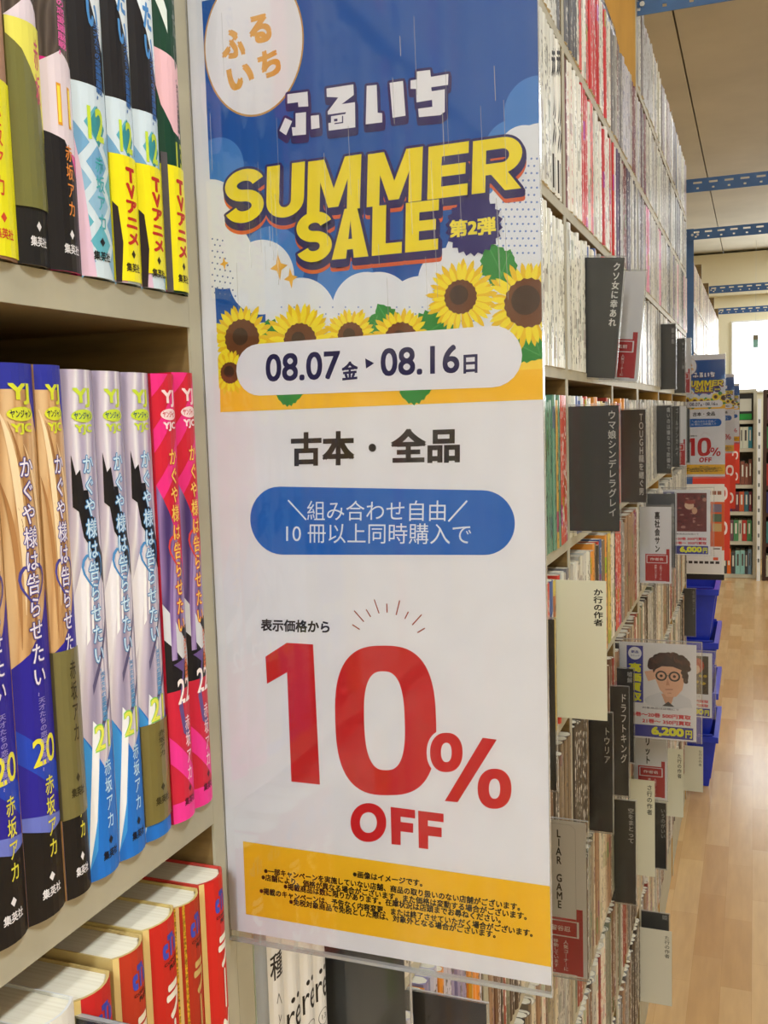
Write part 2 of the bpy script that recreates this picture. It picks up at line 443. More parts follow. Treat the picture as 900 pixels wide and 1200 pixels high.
PURART = art_mat('purple_hair_art', [(0, (70, 50, 110)), (.4, (150, 120, 178)), (.7, (120, 92, 158)), (1, (172, 150, 200))], 0, 34, 6, .5, (1, 1, .25))
BRNART = art_mat('dark_brown_art', [(0, (62, 54, 50)), (.5, (98, 88, 82)), (1, (72, 62, 58))], 0, 60, 6, .5, (1, 1, .3))
def p20():
    P = Print(); P.rect(0, 0, 1, 1, TANHAIR); P.up()
    P.rect(0, .955, 1, 1, (40, 48, 158)); P.poly([(0, .955), (1, .955), (1, .88), (.72, .955)], (40, 48, 158))
    P.poly([(0, 0), (1, 0), (1, .6), (.75, .545), (.35, .49), (0, .47)], (38, 30, 152)); P.up()
    P.poly([(0, .36), (1, .27), (1, .21), (0, .30)], (30, 66, 186))
    P.poly([(0, .2), (1, .178), (1, 0), (0, 0)], (104, 118, 204)); P.up()
    P.poly([(0, .175), (.55, .155), (1, .16), (1, 0), (0, 0)], (18, 17, 20)); P.up()
    for a, b, c, w_, col in (((.05, .92), (.45, .82), (.32, .56), .16, (240, 216, 176)), ((.2, .9), (.7, .78), (.55, .52), .08, (160, 112, 66)), ((.0, .8), (.3, .7), (.2, .5), .1, (172, 124, 76)), ((.5, .86), (.9, .78), (.8, .62), .1, (236, 204, 158)), ((.3, .75), (.6, .62), (.5, .5), .06, (146, 100, 58))): strand(P, a, b, c, w_, col)
    P.up(); yj_logo(P, .62, (214, 222, 50)); title(P, .64, .84, .425, (236, 230, 244), (70, 66, 150))
    P.vtext(SUB, .55, .42, .27, .2, (150, 140, 214), .02)
    P.text('20', (.26, .283), (.88, .283), (.26, .335), (230, 224, 60), .012)
    author(P, .72, .262, .105, (226, 220, 70)); publisher(P, .62, .05, (230, 230, 236))
    return P
def p21():
    P = Print(); P.rect(0, 0, 1, 1, LAVART); P.up()
    P.poly([(0, .3), (.5, .22), (1, .27), (1, 0), (0, 0)], (24, 112, 206)); P.poly([(.0, .3), (.35, .23), (.2, .06), (0, .02)], (58, 150, 224))
    P.up(); P.poly([(.25, .32), (.42, .3), (.22, .12), (0, .02), (.05, .1)], (238, 242, 248)); P.poly([(.0, .56), (.25, .64), (.35, .56), (.1, .44), (0, .4)], (234, 232, 240))
    P.poly([(.12, .84), (.2, .8), (.3, .81), (.36, .77), (.48, .77), (.55, .72), (.72, .71), (.82, .66), (.98, .64), (.98, .58), (.8, .6), (.62, .62), (.45, .66), (.3, .68), (.22, .73), (.1, .74)], (22, 20, 24))
    P.poly([(.3, .60), (.36, .60), (.3, .48), (.22, .47)], (244, 244, 246)); P.poly([(.42, .60), (.48, .6), (.42, .5), (.36, .49)], (244, 244, 246))
    P.line((.9, .5), (.3, .38), .02, (90, 84, 120)); P.line((.95, .36), (.5, .3), .02, (90, 84, 120))
    P.up(); yj_logo(P, .6, (200, 222, 60), (40, 90, 110)); title(P, .64, .84, .425, (206, 232, 250), (76, 140, 200))
    P.vtext(SUB, .62, .42, .3, .2, (90, 160, 214), .03)
    P.text('21', (.26, .255), (.78, .255), (.26, .31), (150, 214, 96), .03); P.up(); P.text('21', (.28, .258), (.76, .258), (.28, .307), (232, 236, 90), .01)
    author(P, .7, .235, .09, (190, 226, 250)); publisher(P, .66, .045, (20, 24, 40))
    return P
def p22():
    P = Print()
    P.rect(0, .44, 1, 1, (206, 26, 52))
    P.up()
    for k in range(5): P.poly([(0, 1 - .12 * k), (0, .95 - .12 * k), (.9, 1.06 - .12 * k), (.9, 1.11 - .12 * k)] if k else [(0, 1), (0, .95), (.5, 1)], (232, 40, 130))
    P.poly([(0, .76), (.3, .7), (.75, .6), (1, .5), (1, .36), (0, .36)], PURART)
    P.rect(0, .3, 1, .44, (22, 20, 26)); P.poly([(0, .5), (.6, .42), (1, .38), (1, .34), (.5, .37), (0, .42)], (208, 212, 220))
    P.poly([(0, .30), (1, .30), (1, 0), (0, 0)], (204, 30, 60)); P.up()
    P.poly([(0, .2), (1, .1), (1, .04), (0, .14)], (238, 50, 150)); P.rect(0, 0, 1, .045, (238, 50, 150))
    P.poly([(.2, .36), (.5, .34), (.3, .26), (.42, .2), (.78, .17), (.7, .2), (.5, .23), (.42, .28), (.66, .37)], (100, 78, 140))
    P.up(); yj_logo(P, .62, (246, 222, 226), (200, 40, 60)); title(P, .66, .84, .425, (248, 208, 90), (210, 60, 60))
    P.vtext(SUB, .72, .42, .31, .22, (232, 120, 60), .03)
    P.text('22', (.28, .268), (.86, .268), (.28, .325), (250, 240, 240), .012)
    author(P, .72, .24, .085, (250, 214, 226)); publisher(P, .68, .045, (96, 14, 40))
    return P
g2 = 'tall comics of one series on the near middle shelf'
def olive_band(txtc, v0, v1):
    P = Print(); author(P, .66, v1 - .02, v0 + .14, txtc); publisher(P, .6, v0 + .05, txtc); return P
Y2 = [.2275, .2455, .2641, .2775, .2952, .3122, .3303, .3468, .3625]
big_book(Y2[0], .0177, ROWS[4], .182, p20(), gloss((204, 164, 114)), 'blue tan comic numbered 20, leftmost at the frame edge on the middle shelf', g2)
big_book(Y2[1], .0183, ROWS[4], .183, p20(), gloss((204, 164, 114)), 'blue tan comic numbered 20 with its number in view, second from left edge', g2)
big_book(Y2[2], .0131, ROWS[4], .183, p20(), gloss((204, 164, 114)), 'blue tan comic wearing an olive paper band around its lower half', g2, band=(.155, .475, (112, 106, 62)), bandpr=olive_band((52, 46, 22), .155, .475), s=.002)
big_book(Y2[3], .0174, ROWS[4], .182, p21(), gloss((192, 184, 206)), 'lavender comic numbered 21 standing right against the olive banded blue one', g2)
big_book(Y2[4], .0168, ROWS[4], .182, p21(), gloss((192, 184, 206)), 'lavender comic numbered 21 in the middle of the three lavender ones', g2)
big_book(Y2[5], .0178, ROWS[4], .182, p21(), gloss((192, 184, 206)), 'lavender comic numbered 21 with a torn olive paper band at its foot', g2, band=(.035, .255, (118, 108, 58)), bandpr=olive_band((60, 54, 24), .035, .255))
big_book(Y2[6], .0162, ROWS[4], .182, p22(), gloss((206, 26, 52)), 'red and pink comic numbered 22, the left one of the pair', g2, xs=XS + .001)
big_book(Y2[7], .0158, ROWS[4], .183, p22(), gloss((206, 26, 52)), 'red and pink comic numbered 22 beside the large sale sign', g2)

# upper row, left of the sign
def harl(P, v1):
    P.rect(0, 0, 1, v1, (204, 222, 234)); P.up()
    n = int(v1 / .075)
    for i in range(n + 1):
        for j in (0, .5, 1):
            c = ((114, 166, 206), (96, 176, 196), (140, 184, 214))[(i + int(j * 2)) % 3]
            v = .03 + i * .075 + (.0375 if j == .5 else 0)
            if v + .036 > v1: continue
            a, b = max(0, j - .3), min(1, j + .3)
            P.poly([(a, v)] + ([(j, v - .036)] if True else []) + [(b, v), (j, v + .036)], c)
    P.poly([(0, .0), (.3, .0), (.1, .2), (0, .26)], (222, 190, 214))
def p12():
    P = Print(); P.rect(0, 0, 1, 1, (26, 24, 28)); P.up(); harl(P, .365)
    P.poly([(.1, .62), (.9, .44), (1, .48), (1, 1), (0, 1), (0, .7)], (226, 236, 242)); P.up()
    P.vtext('らせたい', .58, .72, .47, .42, (74, 140, 206), .05); P.vtext(SUB, .7, .5, .34, .26, (50, 104, 172), .03)
    P.poly([(.55, .33), (.8, .29), (.55, .25), (.3, .29)], (52, 140, 150)); P.up()
    P.text('12', (.28, .262), (.76, .262), (.28, .325), (196, 220, 60), .02)
    author(P, .64, .235, .09, (70, 170, 180)); publisher(P, .6, .045, (24, 28, 34)); return P
def tv_band():
    P = Print(); P.vtext('TVアニメ', .55, .235, .075, .5, (190, 36, 30), .06); publisher(P, .6, .035, (40, 30, 20)); P.poly([(0, .16), (.12, .15), (.2, .08), (.12, .0), (0, 0)], (40, 30, 34)); return P
P = Print(); P.rect(0, .3, 1, 1, (170, 132, 112)); P.up(); P.vtext('らせたい', .7, .8, .45, .3, (214, 150, 130), .01)
b0 = Print(); author(b0, .58, .27, .1, (206, 66, 40)); publisher(b0, .62, .045, (206, 66, 40))
g1 = 'comics of one series on the near upper shelf'
Y1L = [.243, .2609, .2764, .2929, .3122, .3289, .346, .3628]
Z1 = ROWS[3]
big_book(Y1L[0], .0177, Z1, .182, P, gloss((170, 132, 112)), 'comic with a bright yellow band, leftmost on the upper shelf', g1, band=(.004, .3, (232, 228, 20)), bandpr=b0)
P = Print(); P.rect(0, 0, 1, 1, BRNART); P.poly([(0, .3), (1, .3), (1, .45), (.6, .47), (0, .42)], (226, 214, 226)); P.rect(0, 0, 1, .12, (22, 21, 24)); P.up(); P.vtext(SUB, .62, .66, .46, .3, (206, 80, 150), .03); publisher(P, .62, .045, (220, 220, 225))
b1 = Print(); b1.poly([(0, .39), (.3, .37), (.75, .31), (1, .22), (1, .42), (0, .42)], (226, 222, 96)); b1.up(); b1.vtext('赤坂', .76, .4, .28, .24, (206, 90, 120), .01)
big_book(Y1L[1], .0155, Z1, .182, P, gloss((92, 82, 76)), 'brown comic with a shiny olive band above a black foot, upper shelf', g1, band=(.1, .42, (112, 112, 62)), bandpr=b1)
P = Print(); P.rect(0, .5, 1, 1, (222, 30, 140)); P.rect(0, .38, 1, .52, BRNART); P.poly([(0, .22), (1, .22), (1, .38), (.5, .4), (0, .37)], (224, 212, 222)); P.poly([(0, .25), (.5, .24), (1, .18), (1, 0), (0, 0)], (24, 22, 26)); P.up()
P.vtext(SUB, .62, .57, .39, .3, (226, 100, 170), .03); P.text('11', (.34, .265), (.8, .265), (.34, .34), (230, 160, 40), .04); P.up(); P.text('11', (.36, .27), (.78, .27), (.36, .335), (246, 226, 80), 0)
author(P, .72, .235, .1, (226, 140, 60)); publisher(P, .66, .045, (226, 226, 230))
big_book(Y1L[2], .0165, Z1, .182, P, gloss((222, 30, 140)), 'magenta and black comic numbered 11 on the upper shelf', g1)
big_book(Y1L[3], .0189, Z1, .182, p12(), gloss((180, 205, 222)), 'harlequin blue comic numbered 12 without any band', g1)
big_book(Y1L[4], .0165, Z1, .182, p12(), gloss((180, 205, 222)), 'harlequin blue comic with a yellow band, beside the bandless one', g1, band=(.004, .255, (238, 228, 22)), bandpr=tv_band())
big_book(Y1L[5], .0169, Z1, .182, p12(), gloss((180, 205, 222)), 'harlequin blue comic with a yellow band, beside the dark green one', g1, band=(.03, .255, (238, 228, 22)), bandpr=tv_band())
P = Print(); P.rect(0, 0, 1, 1, (16, 62, 42)); P.poly([(0, .52), (1, .5), (1, .45), (.85, .4), (.8, .34), (.45, .35), (.1, .4), (0, .44)], (232, 186, 196)); P.rect(0, 0, .16, .28, (90, 90, 92)); P.rect(0, 0, .16, .05, (170, 60, 90)); P.up()
P.line((0, .66), (.4, .58), .05, (220, 230, 224)); P.vtext('らせたい', .74, .76, .48, .26, (120, 130, 126), .03); P.vtext(SUB, .78, .47, .34, .24, (70, 84, 78), .02); P.text('13', (.5, .275), (.9, .275), (.5, .33), (180, 190, 60), .02)
bb = Print(); bb.rect(0, 0, .16, .3, (80, 76, 80)); bb.vtext('TVアニメ', .58, .25, .075, .48, (190, 36, 30), .06); publisher(bb, .66, .035, (40, 30, 20))
big_book(Y1L[6], .0166, Z1, .182, P, gloss((16, 62, 42)), 'dark green comic with a yellow band at the right end of the upper shelf', g1, band=(.004, .275, (238, 228, 22)), bandpr=bb)

# lower row, left of the sign: thick red pocket editions seen from above
def pram(c, tc, glit=False):
    P = Print(); P.rect(0, 0, .1, 1, (226, 200, 130)); P.up(); P.rect(.1, 0, 1, 1, c)
    if glit: P.rect(.0, 0, .22, 1, GLIT)
    P.up(); P.text('cТь', (.34, .915), (.86, .915), (.34, .965), (62, 74, 186), .06)
    P.text('COMICS', (.36, .9), (.9, .9), (.36, .907), (90, 24, 20), .03); P.text('PLUS', (.5, .885), (.84, .885), (.5, .896), (60, 20, 18), .05)
    P.vtext('ラーメン', .6, .865, .48, .56, tc, .045)
    return P
GLIT = mat((206, 160, 50), .3, .6, .6, noise=.55, nscale=900)
g3 = 'thick pocket comics on the near lower shelf'
Y3 = [.2185, .241, .2615, .2840, .3030, .3250, .3440, .3630]
XR = XS + .004
def pwhite():
    P = Print(); P.rect(0, 0, 1, 1, (226, 226, 220)); P.up(); P.text('cТь', (.25, .9), (.9, .9), (.25, .97), (40, 96, 160), .05); P.rect(.55, .86, .85, .885, (40, 110, 120)); return P
P = Print(); P.rect(0, 0, 1, 1, (216, 196, 160))
big_book(Y3[0], .0215, ROWS[5], .177, P, gloss((216, 196, 160)), 'cream pocket comic at the bottom left corner, seen from above', g3, xs=XR - .004, depth=.11, s=.003)
big_book(Y3[1], .0195, ROWS[5], .183, pwhite(), gloss((226, 226, 220)), 'white pocket comic with blue emblem in front of the red ones', g3, xs=XR, depth=.12, s=.003)
big_book(Y3[2], .0205, ROWS[5], .180, pram((196, 30, 34), (240, 236, 226)), gloss((206, 180, 116)), 'red pocket comic nearest the white one, low behind the dark card', g3, xs=XR, depth=.12, s=.004)
big_book(Y3[3], .0185, ROWS[5], .183, pram((188, 52, 30), (240, 232, 210)), gloss((206, 180, 116)), 'orange red pocket comic, second of the red ones from the left', g3, xs=XR, depth=.12, s=.004)
big_book(Y3[4], .0215, ROWS[5], .184, pram((200, 34, 28), (244, 240, 226)), gloss((214, 190, 120)), 'red pocket comic with a black lined cream cover, third red one', g3, xs=XR, depth=.12, s=.004)
big_book(Y3[5], .0185, ROWS[5], .182, pram((176, 44, 26), (206, 176, 110), True), gloss((214, 190, 120)), 'red pocket comic with a glittering gold edge', g3, xs=XR - .0005, depth=.12, s=.004)
big_book(Y3[6], .0186, ROWS[5], .183, pram((206, 34, 30), (246, 242, 232)), gloss((206, 60, 50)), 'red pocket comic at the right end against the upright', g3, xs=XR, depth=.12, s=.004)

# ------------------------------------------------------------------ the large sale sign
YS = .3725
def S(px, py, y=YS):
    p = on_y(px, py, y); return (p[0], p[2])
def zm(k, ox, oy): return lambda x, y: S(ox + x / k, oy + y / k)
SKY, NAVY, YEL, ORG, RED, WHT, BAND = (12, 84, 168), (44, 34, 98), (240, 220, 44), (214, 96, 58), (200, 28, 36), (232, 232, 240), (242, 190, 34)
sign = thing('sale_sign', 'large blue and white summer sale sign filling the middle of the view', 'sign', (-.2212, YS, -.2335), 'hanging sale signs along the aisle')
def sfn(dy=0):
    return lambda a, b, ly: (a, YS - .00003 * (ly + 1) - dy, b)
SXL, SXR = -.2211, -.0751
q = MB(); q.box(SXL, YS, -.2292, SXR, YS + .0003, .190, mat(WHT, .5, .3, noise=.012, nscale=60))
P = Print()
hb0, hb1 = S(258.5, 483), S(634.5, 470)
PXL = S(258.5, 483)[0]
P.rect(PXL, hb0[1], SXR, .1722, SKY); P.up()
# pale sky clouds, then white clouds, then yellow foot
def clip(pts):
    return [(min(max(a, PXL), SXR), min(max(b, hb0[1]), .1722)) for a, b in pts]
def sdisc(px, py, r, c, n=48):
    a, b = S(px, py); rr = S(px + r, py)[0] - a
    P.poly(clip([(a + rr * math.cos(2 * math.pi * i / n), b + rr * math.sin(2 * math.pi * i / n)) for i in range(n)]), c)
for (x, y, r) in ((628, 128, 38), (600, 175, 34), (560, 205, 30), (256, 196, 30), (318, 310, 40), (405, 330, 34)): sdisc(x, y, r, (66, 128, 204))
P.up()
for (x, y, r) in ((246, 252, 36), (262, 300, 34), (306, 325, 39), (352, 372, 42), (388, 400, 34), (428, 362, 40), (442, 366, 44), (492, 372, 46), (525, 328, 36), (560, 300, 40), (634, 205, 60), (612, 178, 30), (590, 285, 60), (620, 270, 66)):
    sdisc(x, y, r, (228, 232, 242))
P.poly(clip([S(240, 385), S(640, 340), S(640, 480), S(240, 490)]), (228, 232, 242)); P.poly(clip([S(540, 320), S(640, 200), S(640, 400), S(540, 400)]), (228, 232, 242)); P.up()
for i in range(12):
    for j in range(14):
        x = 570 + i * 6.6 + (3.3 if j % 2 else 0); y = 186 + j * 8.5
        if x + (y - 186) * .1 > 590 - (j - 5) * 1 and x < 631 and y > 170 + (640 - x) * .5: 
            a, b = S(x, y); P.disc(a, b, .00042, .00042, (112, 140, 200), 8)
for i in range(6):
    for j in range(10):
        x = 249 + i * 6 + (3 if j % 2 else 0); y = 280 + j * 7 + i
        if x < 262 + j * 2: a, b = S(x, y); P.disc(a, b, .00042, .00042, (96, 116, 170), 8)
for i in range(16):
    for j in range(3): a, b = S(330 + i * 15 + 7 * (j % 2), 360 + j * 8); P.disc(a, b, .0004, .0004, (150, 170, 215), 8)
P.up(); P.poly(clip([S(258, 420), S(300, 395), S(420, 392), S(560, 392), S(640, 400), S(640, 468), S(240, 486)]), (250, 214, 70)); P.up()
P.poly(clip([S(258, 452), S(640, 432), S(640, 468), S(240, 486)]), (248, 194, 48)); P.up()
# foot band and its edge
P.poly([S(285, 985.6), (SXR, S(646, 1038.5)[1]), (SXR, S(646.5, 1133)[1]), S(288.5, 1071)], BAND)
P.to(q, sfn()); sheet = q.build('printed_sheet', sign)
def sub(name, P, dy=0): return P.to(MB(), sfn(dy)).build(name, sheet)
# sunflowers and leaves
NLEAF = [0]
def leaf(px, py, r, ang):
    NLEAF[0] += 1; P = Print(); P.layer = 4.6 + NLEAF[0] * .14; a, b = S(px, py); k = S(px + 1, py)[0] - a; pts = []
    for i in range(14):
        t = i / 13; w = math.sin(math.pi * t ** .8) * .42 * (1.12 if i % 2 else .92); pts.append((t - .5, w))
    pts += [(x, -w * .9) for x, w in reversed(pts[1:-1])]
    c, s_ = math.cos(ang), math.sin(ang)
    P.poly([(min(max(a + k * 2 * r * (x * c - y * s_), PXL), SXR), b + k * 2 * r * (x * s_ + y * c)) for x, y in pts], (40, 138, 56))
    P.up(); P.line((a - k * r * .8 * c, b - k * r * .8 * s_), (a + k * r * .8 * c, b + k * r * .8 * s_), k * 1.2, (70, 160, 80))
    sub('leaf', P)
for L in ((318, 397, 22, -.5), (452, 372, 18, 2.1), (438, 384, 18, 1.2), (581, 306, 24, 2.0), (590, 316, 24, 1.2), (508, 385, 26, .5), (522, 392, 20, .2), (616, 408, 24, -.5), (628, 400, 22, 1.9), (488, 457, 20, .1), (340, 462, 16, 0)): leaf(*L)
def sunflower(px, py, rp, rd, rc, n, ly, seed):
    rnd = random.Random(seed); P = Print(); P.layer = ly; a, b = S(px, py); k = S(px + 1, py)[0] - a
    def lim(pts): return [(min(max(x, PXL), SXR), y) for x, y in pts]
    for row, col in ((0, (236, 196, 30)), (1, (246, 226, 48))):
        for i in range(n):
            t = 2 * math.pi * (i + .5 * row) / n + rnd.uniform(-.06, .06); R_ = k * rp * rnd.uniform(.86, 1.04) * (1 if row == 0 else .93); w = 2.1 / n * 1.15
            P.poly(lim([(a + R_ * f * math.cos(t + w * g), b + R_ * f * math.sin(t + w * g)) for f, g in ((.3, -.9), (.72, -1), (.9, -.5), (1, 0), (.9, .5), (.72, 1), (.3, .9))]), col)
        P.up()
    m = 40
    P.poly(lim([(a + k * rd * (1.03 if i % 2 else .97) * math.cos(2 * math.pi * i / m), b + k * rd * (1.03 if i % 2 else .97) * math.sin(2 * math.pi * i / m)) for i in range(m)]), (112, 66, 36)); P.up()
    P.poly(lim([(a + k * rc * math.cos(2 * math.pi * i / m) - k * rd * .1, b + k * rc * math.sin(2 * math.pi * i / m) + k * rd * .12) for i in range(m)]), (72, 48, 32))
    sub('sunflower', P)
for i, Lf in enumerate(((352, 400, 42, 19, 8, 20, 10.4), (411, 394, 32, 15, 7, 18, 7), (470, 398, 36, 19, 8, 18, 10.4), (284, 397, 38, 20, 9, 18, 7), (270, 437, 24, 11, 6, 16, 10.4), (619, 355, 52, 28, 17, 22, 7), (540, 348, 43, 19, 11, 21, 10.4))): sunflower(*Lf, i)
# gold sparkles
P = Print(); P.layer = 7
for (x, y, r) in ((327, 313, 14), (341, 326, 11), (263, 309, 7)):
    a, b = S(x, y); k = S(x + 1, y)[0] - a
    P.poly([(a + k * r * (1 if i % 2 == 0 else .36) * math.cos(math.pi * i / 4 + .08) * .75, b + k * r * (1 if i % 2 == 0 else .36) * math.sin(math.pi * i / 4 + .08)) for i in range(8)], (232, 178, 70))
sub('sparkle', P)
# round emblem, upper left
P = Print(); P.layer = 4; z1 = zm(4.5, 230, 0)
a, b = z1(300, 232); rx = z1(572, 300)[0] - a; ry = b - z1(300, 617)[1]
def ldisc(rx, ry, c): P.poly([(max(a + rx * math.cos(2 * math.pi * i / 64), PXL), b + ry * math.sin(2 * math.pi * i / 64)) for i in range(64)], c)
ldisc(rx, ry, (200, 150, 82)); P.up(); ldisc(rx * .972, ry * .972, (236, 234, 240)); P.up()
GO = (226, 164, 66)
for ch, bx in (('ふ', ((138, 318), (262, 300), (130, 165))), ('る', ((290, 240), (405, 215), (268, 92))), ('い', ((178, 490), (312, 440), (158, 372))), ('ち', ((345, 425), (455, 385), (318, 285)))):
    P.text(ch, z1(*bx[0]), z1(*bx[1]), z1(*bx[2]), GO, .045, 4)
sub('round_emblem', P)
# block lettering of the shop name
P = Print(); P.layer = 6; z2 = zm(4.286, 430, 60)
fu = [[(482, 498), (588, 484), (592, 562), (540, 565), (538, 540), (482, 547)], [(525, 598), (580, 592), (580, 710), (510, 716), (505, 672), (525, 672)], [(470, 622), (507, 640), (475, 714), (440, 690)], [(605, 612), (648, 607), (652, 675), (608, 683)]]
ru = [[(688, 468), (830, 446), (832, 502), (768, 550), (838, 540), (840, 672), (700, 690), (694, 590), (750, 515), (690, 512)]]
glyph_px = [[z1(*p) for p in g] for g in fu + ru]
ii = [[(0, 175), (50, 170), (55, 310), (78, 312), (78, 358), (-5, 368)], [(115, 160), (182, 150), (195, 325), (130, 335)]]
chi = [[(252, 103), (318, 95), (322, 130), (410, 115), (408, 170), (324, 182), (326, 202), (392, 192), (392, 305), (370, 322), (262, 332), (258, 290), (330, 280), (328, 245), (250, 258), (248, 190), (220, 190), (220, 148), (252, 143)]]
glyph_px += [[z2(*p) for p in g] for g in ii + chi]
k = .00118
for g in glyph_px:
    P.fat(g, .0010, NAVY); P.fat([(x + .0002, y - .0012) for x, y in g], .0011, NAVY); P.fat([(x + .0002, y - .0022) for x, y in g], .0010, NAVY)
P.up()
for g in glyph_px: P.poly(g, (236, 236, 244))
P.up(); P.poly([z1(*p) for p in [(694, 606), (790, 592), (788, 602), (712, 614), (712, 648), (694, 650)]], NAVY); P.poly([z1(*p) for p in [(728, 628), (746, 626), (746, 640), (728, 642)]], NAVY); P.poly([z1(*p) for p in [(770, 612), (776, 612), (776, 650), (730, 656), (730, 650), (770, 644)]], NAVY)
sub('shop_name_lettering', P)
# headline
P = Print(); P.layer = 8
def bl1(x): return 261.5 - .124 * (x - 282)
def bl2(x): return 308.5 - .1 * (x - 352)
heads = []
for ch, xl, xr in (('S', 263, 309), ('U', 312, 356), ('M', 360, 422), ('M', 430, 494), ('E', 501, 548), ('R', 553, 611)):
    heads.append((ch, S(xl, bl1(xl)), S(xr, bl1(xr)), S(xl + 1.5, bl1(xl) - 62), xr - xl))
for ch, xl, xr in (('S', 347, 389), ('A', 389, 432), ('L', 436, 471), ('E', 475, 513.5)):
    heads.append((ch, S(xl, bl2(xl)), S(xr, bl2(xr)), S(xl + 1, bl2(xl) - 58), xr - xl))
def arc(cx, cy, rx, ry, a0, a1, n=14): return [(cx + rx * math.cos(math.radians(a0 + (a1 - a0) * i / n)), cy + ry * math.sin(math.radians(a0 + (a1 - a0) * i / n))) for i in range(n + 1)]
def block_letter(ch, w):
    """heavy sans capital, 62 units high, w wide, as polygons"""
    if ch == 'U': return [[(0, 62), (0, 20)] + arc(w / 2, 20, w / 2, 20, 180, 360) + [(w, 62), (w - 15, 62)] + arc(w / 2, 20, w / 2 - 15, 8, 360, 180) + [(15, 62)]]
    if ch == 'M': return [[(0, 0), (0, 62), (19, 62), (w / 2, 27), (w - 19, 62), (w, 62), (w, 0), (w - 15, 0), (w - 15, 36), (w / 2 + 6, 5), (w / 2 - 6, 5), (15, 36), (15, 0)]]
    if ch == 'E': return [[(0, 0), (0, 62), (w, 62), (w, 48.5), (16, 48.5), (16, 38), (w - 3, 38), (w - 3, 25), (16, 25), (16, 13.5), (w, 13.5), (w, 0)]]
    if ch == 'L': return [[(0, 0), (0, 62), (16, 62), (16, 14), (w, 14), (w, 0)]]
    if ch == 'A': return [[(0, 0), (w * .33, 62), (w * .67, 62), (w, 0), (w - 17, 0), (w * .5, 47), (17, 0)], [(w * .26, 11), (w * .33, 24), (w * .67, 24), (w * .74, 11)]]
    if ch == 'R': return [[(0, 0), (0, 62), (16, 62), (16, 0)], [(10, 62)] + arc(w * .6, 41, w * .4, 21, 90, -90) + [(10, 20), (10, 33)] + arc(w * .6, 41, w * .4 - 15, 8, -90, 90) + [(10, 49)], [(w * .36, 22), (w * .66, 26), (w, 0), (w - 19, 0)]]
    c = arc(w / 2, 43.5, w / 2 - 7, 12, 18, 270, 20) + arc(w / 2, 19, w / 2 - 7, 12.5, 90, -160, 20)[1:]
    L, R = [], []
    for i, p in enumerate(c):
        a, b = c[max(0, i - 1)], c[min(len(c) - 1, i + 1)]; d = math.hypot(b[0] - a[0], b[1] - a[1]); nx, ny = -(b[1] - a[1]) / d * 7, (b[0] - a[0]) / d * 6.8
        L.append((p[0] + nx, p[1] + ny)); R.append((p[0] - nx, p[1] - ny))
    return [[L[i], L[i + 1], R[i + 1], R[i]] for i in range(len(c) - 1)]
letters = []
for ch, p0, p1, p2, w_ in heads:
    for g in block_letter(ch, w_): letters.append([(p0[0] + x / w_ * (p1[0] - p0[0]) + y / 62 * (p2[0] - p0[0]), p0[1] + x / w_ * (p1[1] - p0[1]) + y / 62 * (p2[1] - p0[1])) for x, y in g])
for dy, r, c in ((-.0036, .0011, ORG), (-.0028, .0011, ORG), (-.0020, .0012, NAVY), (-.0011, .0012, NAVY), (0, .0010, NAVY)):
    for g in letters: P.fat([(x + (.0004 if dy < 0 else 0), y + dy) for x, y in g], r, c)
    if c == ORG and dy == -.0028: P.up()
P.up()
for g in letters: P.poly(g, YEL)
sub('headline_lettering', P)
# starred badge
P = Print(); P.layer = 14; a, b = S(555.5, 265); k = S(556.5, 265)[0] - a
P.poly([(a + k * (34 if i % 2 else 30) * math.cos(math.pi * i / 22), b + k * (34 if i % 2 else 30) * math.sin(math.pi * i / 22)) for i in range(44)], (42, 32, 110)); P.up()
P.text('第2弾', S(527, 279), S(581.5, 274.5), S(527, 258.5), (240, 224, 70), .035, 4)
sub('starred_badge', P)
# date banner
P = Print(); P.layer = 15
P.poly(pill(S(304, 433.5), S(577, 418), .0107, .0117), (234, 234, 244)); P.up()
DN = (40, 36, 84)
P.text('08.07', S(312, 447.6), S(399, 444), S(312, 415.3), DN, .018, 4); P.text('金', S(401, 446), S(420, 444.2), S(401, 424.5), DN, .03, 4)
P.poly([S(428.5, 420), S(439, 425.7), S(429.5, 432)], DN)
P.text('08.16', S(446.7, 441.2), S(538.7, 437), S(446.5, 408.5), DN, .018, 4); P.text('日', S(543.5, 438), S(560, 437), S(543.5, 416), DN, .03, 4)
sub('date_banner', P)
# lettering below
P = Print(); P.layer = 3; BK = (34, 26, 28)
P.text('古本', S(341, 546.5), S(415.5, 545), S(341, 507), BK, .035, 4); P.disc(*S(436.5, 524.7), .00165, .00165, BK, 20); P.text('全品', S(458, 543.5), S(539, 542), S(458, 503), BK, .035, 4)
sub('product_lettering', P)
P = Print(); P.layer = 3
P.poly(pill(S(329, 610.2), S(566, 612.5), S(365.5, 610)[0] - S(329, 610)[0], S(604, 610)[0] - S(566.5, 610)[0], 18), (20, 100, 190)); P.up()
z6 = zm(2.647, 280, 560); LW = (226, 234, 246)
P.line(z6(153, 69), z6(209, 130), .0007, LW); P.line(z6(708, 71), z6(650, 135), .0007, LW)
P.text('組み合わせ自由', z6(212, 132), z6(641, 134), z6(212, 71), LW, 0, 4); P.text('10 冊以上同時購入で', z6(147, 201), z6(720, 207), z6(147, 140), LW, 0, 4)
sub('offer_banner', P)
P = Print(); P.layer = 3
P.text('表示価格から', z6(68, 475), z6(281, 482), z6(69, 437), BK, .03, 4); P.up()
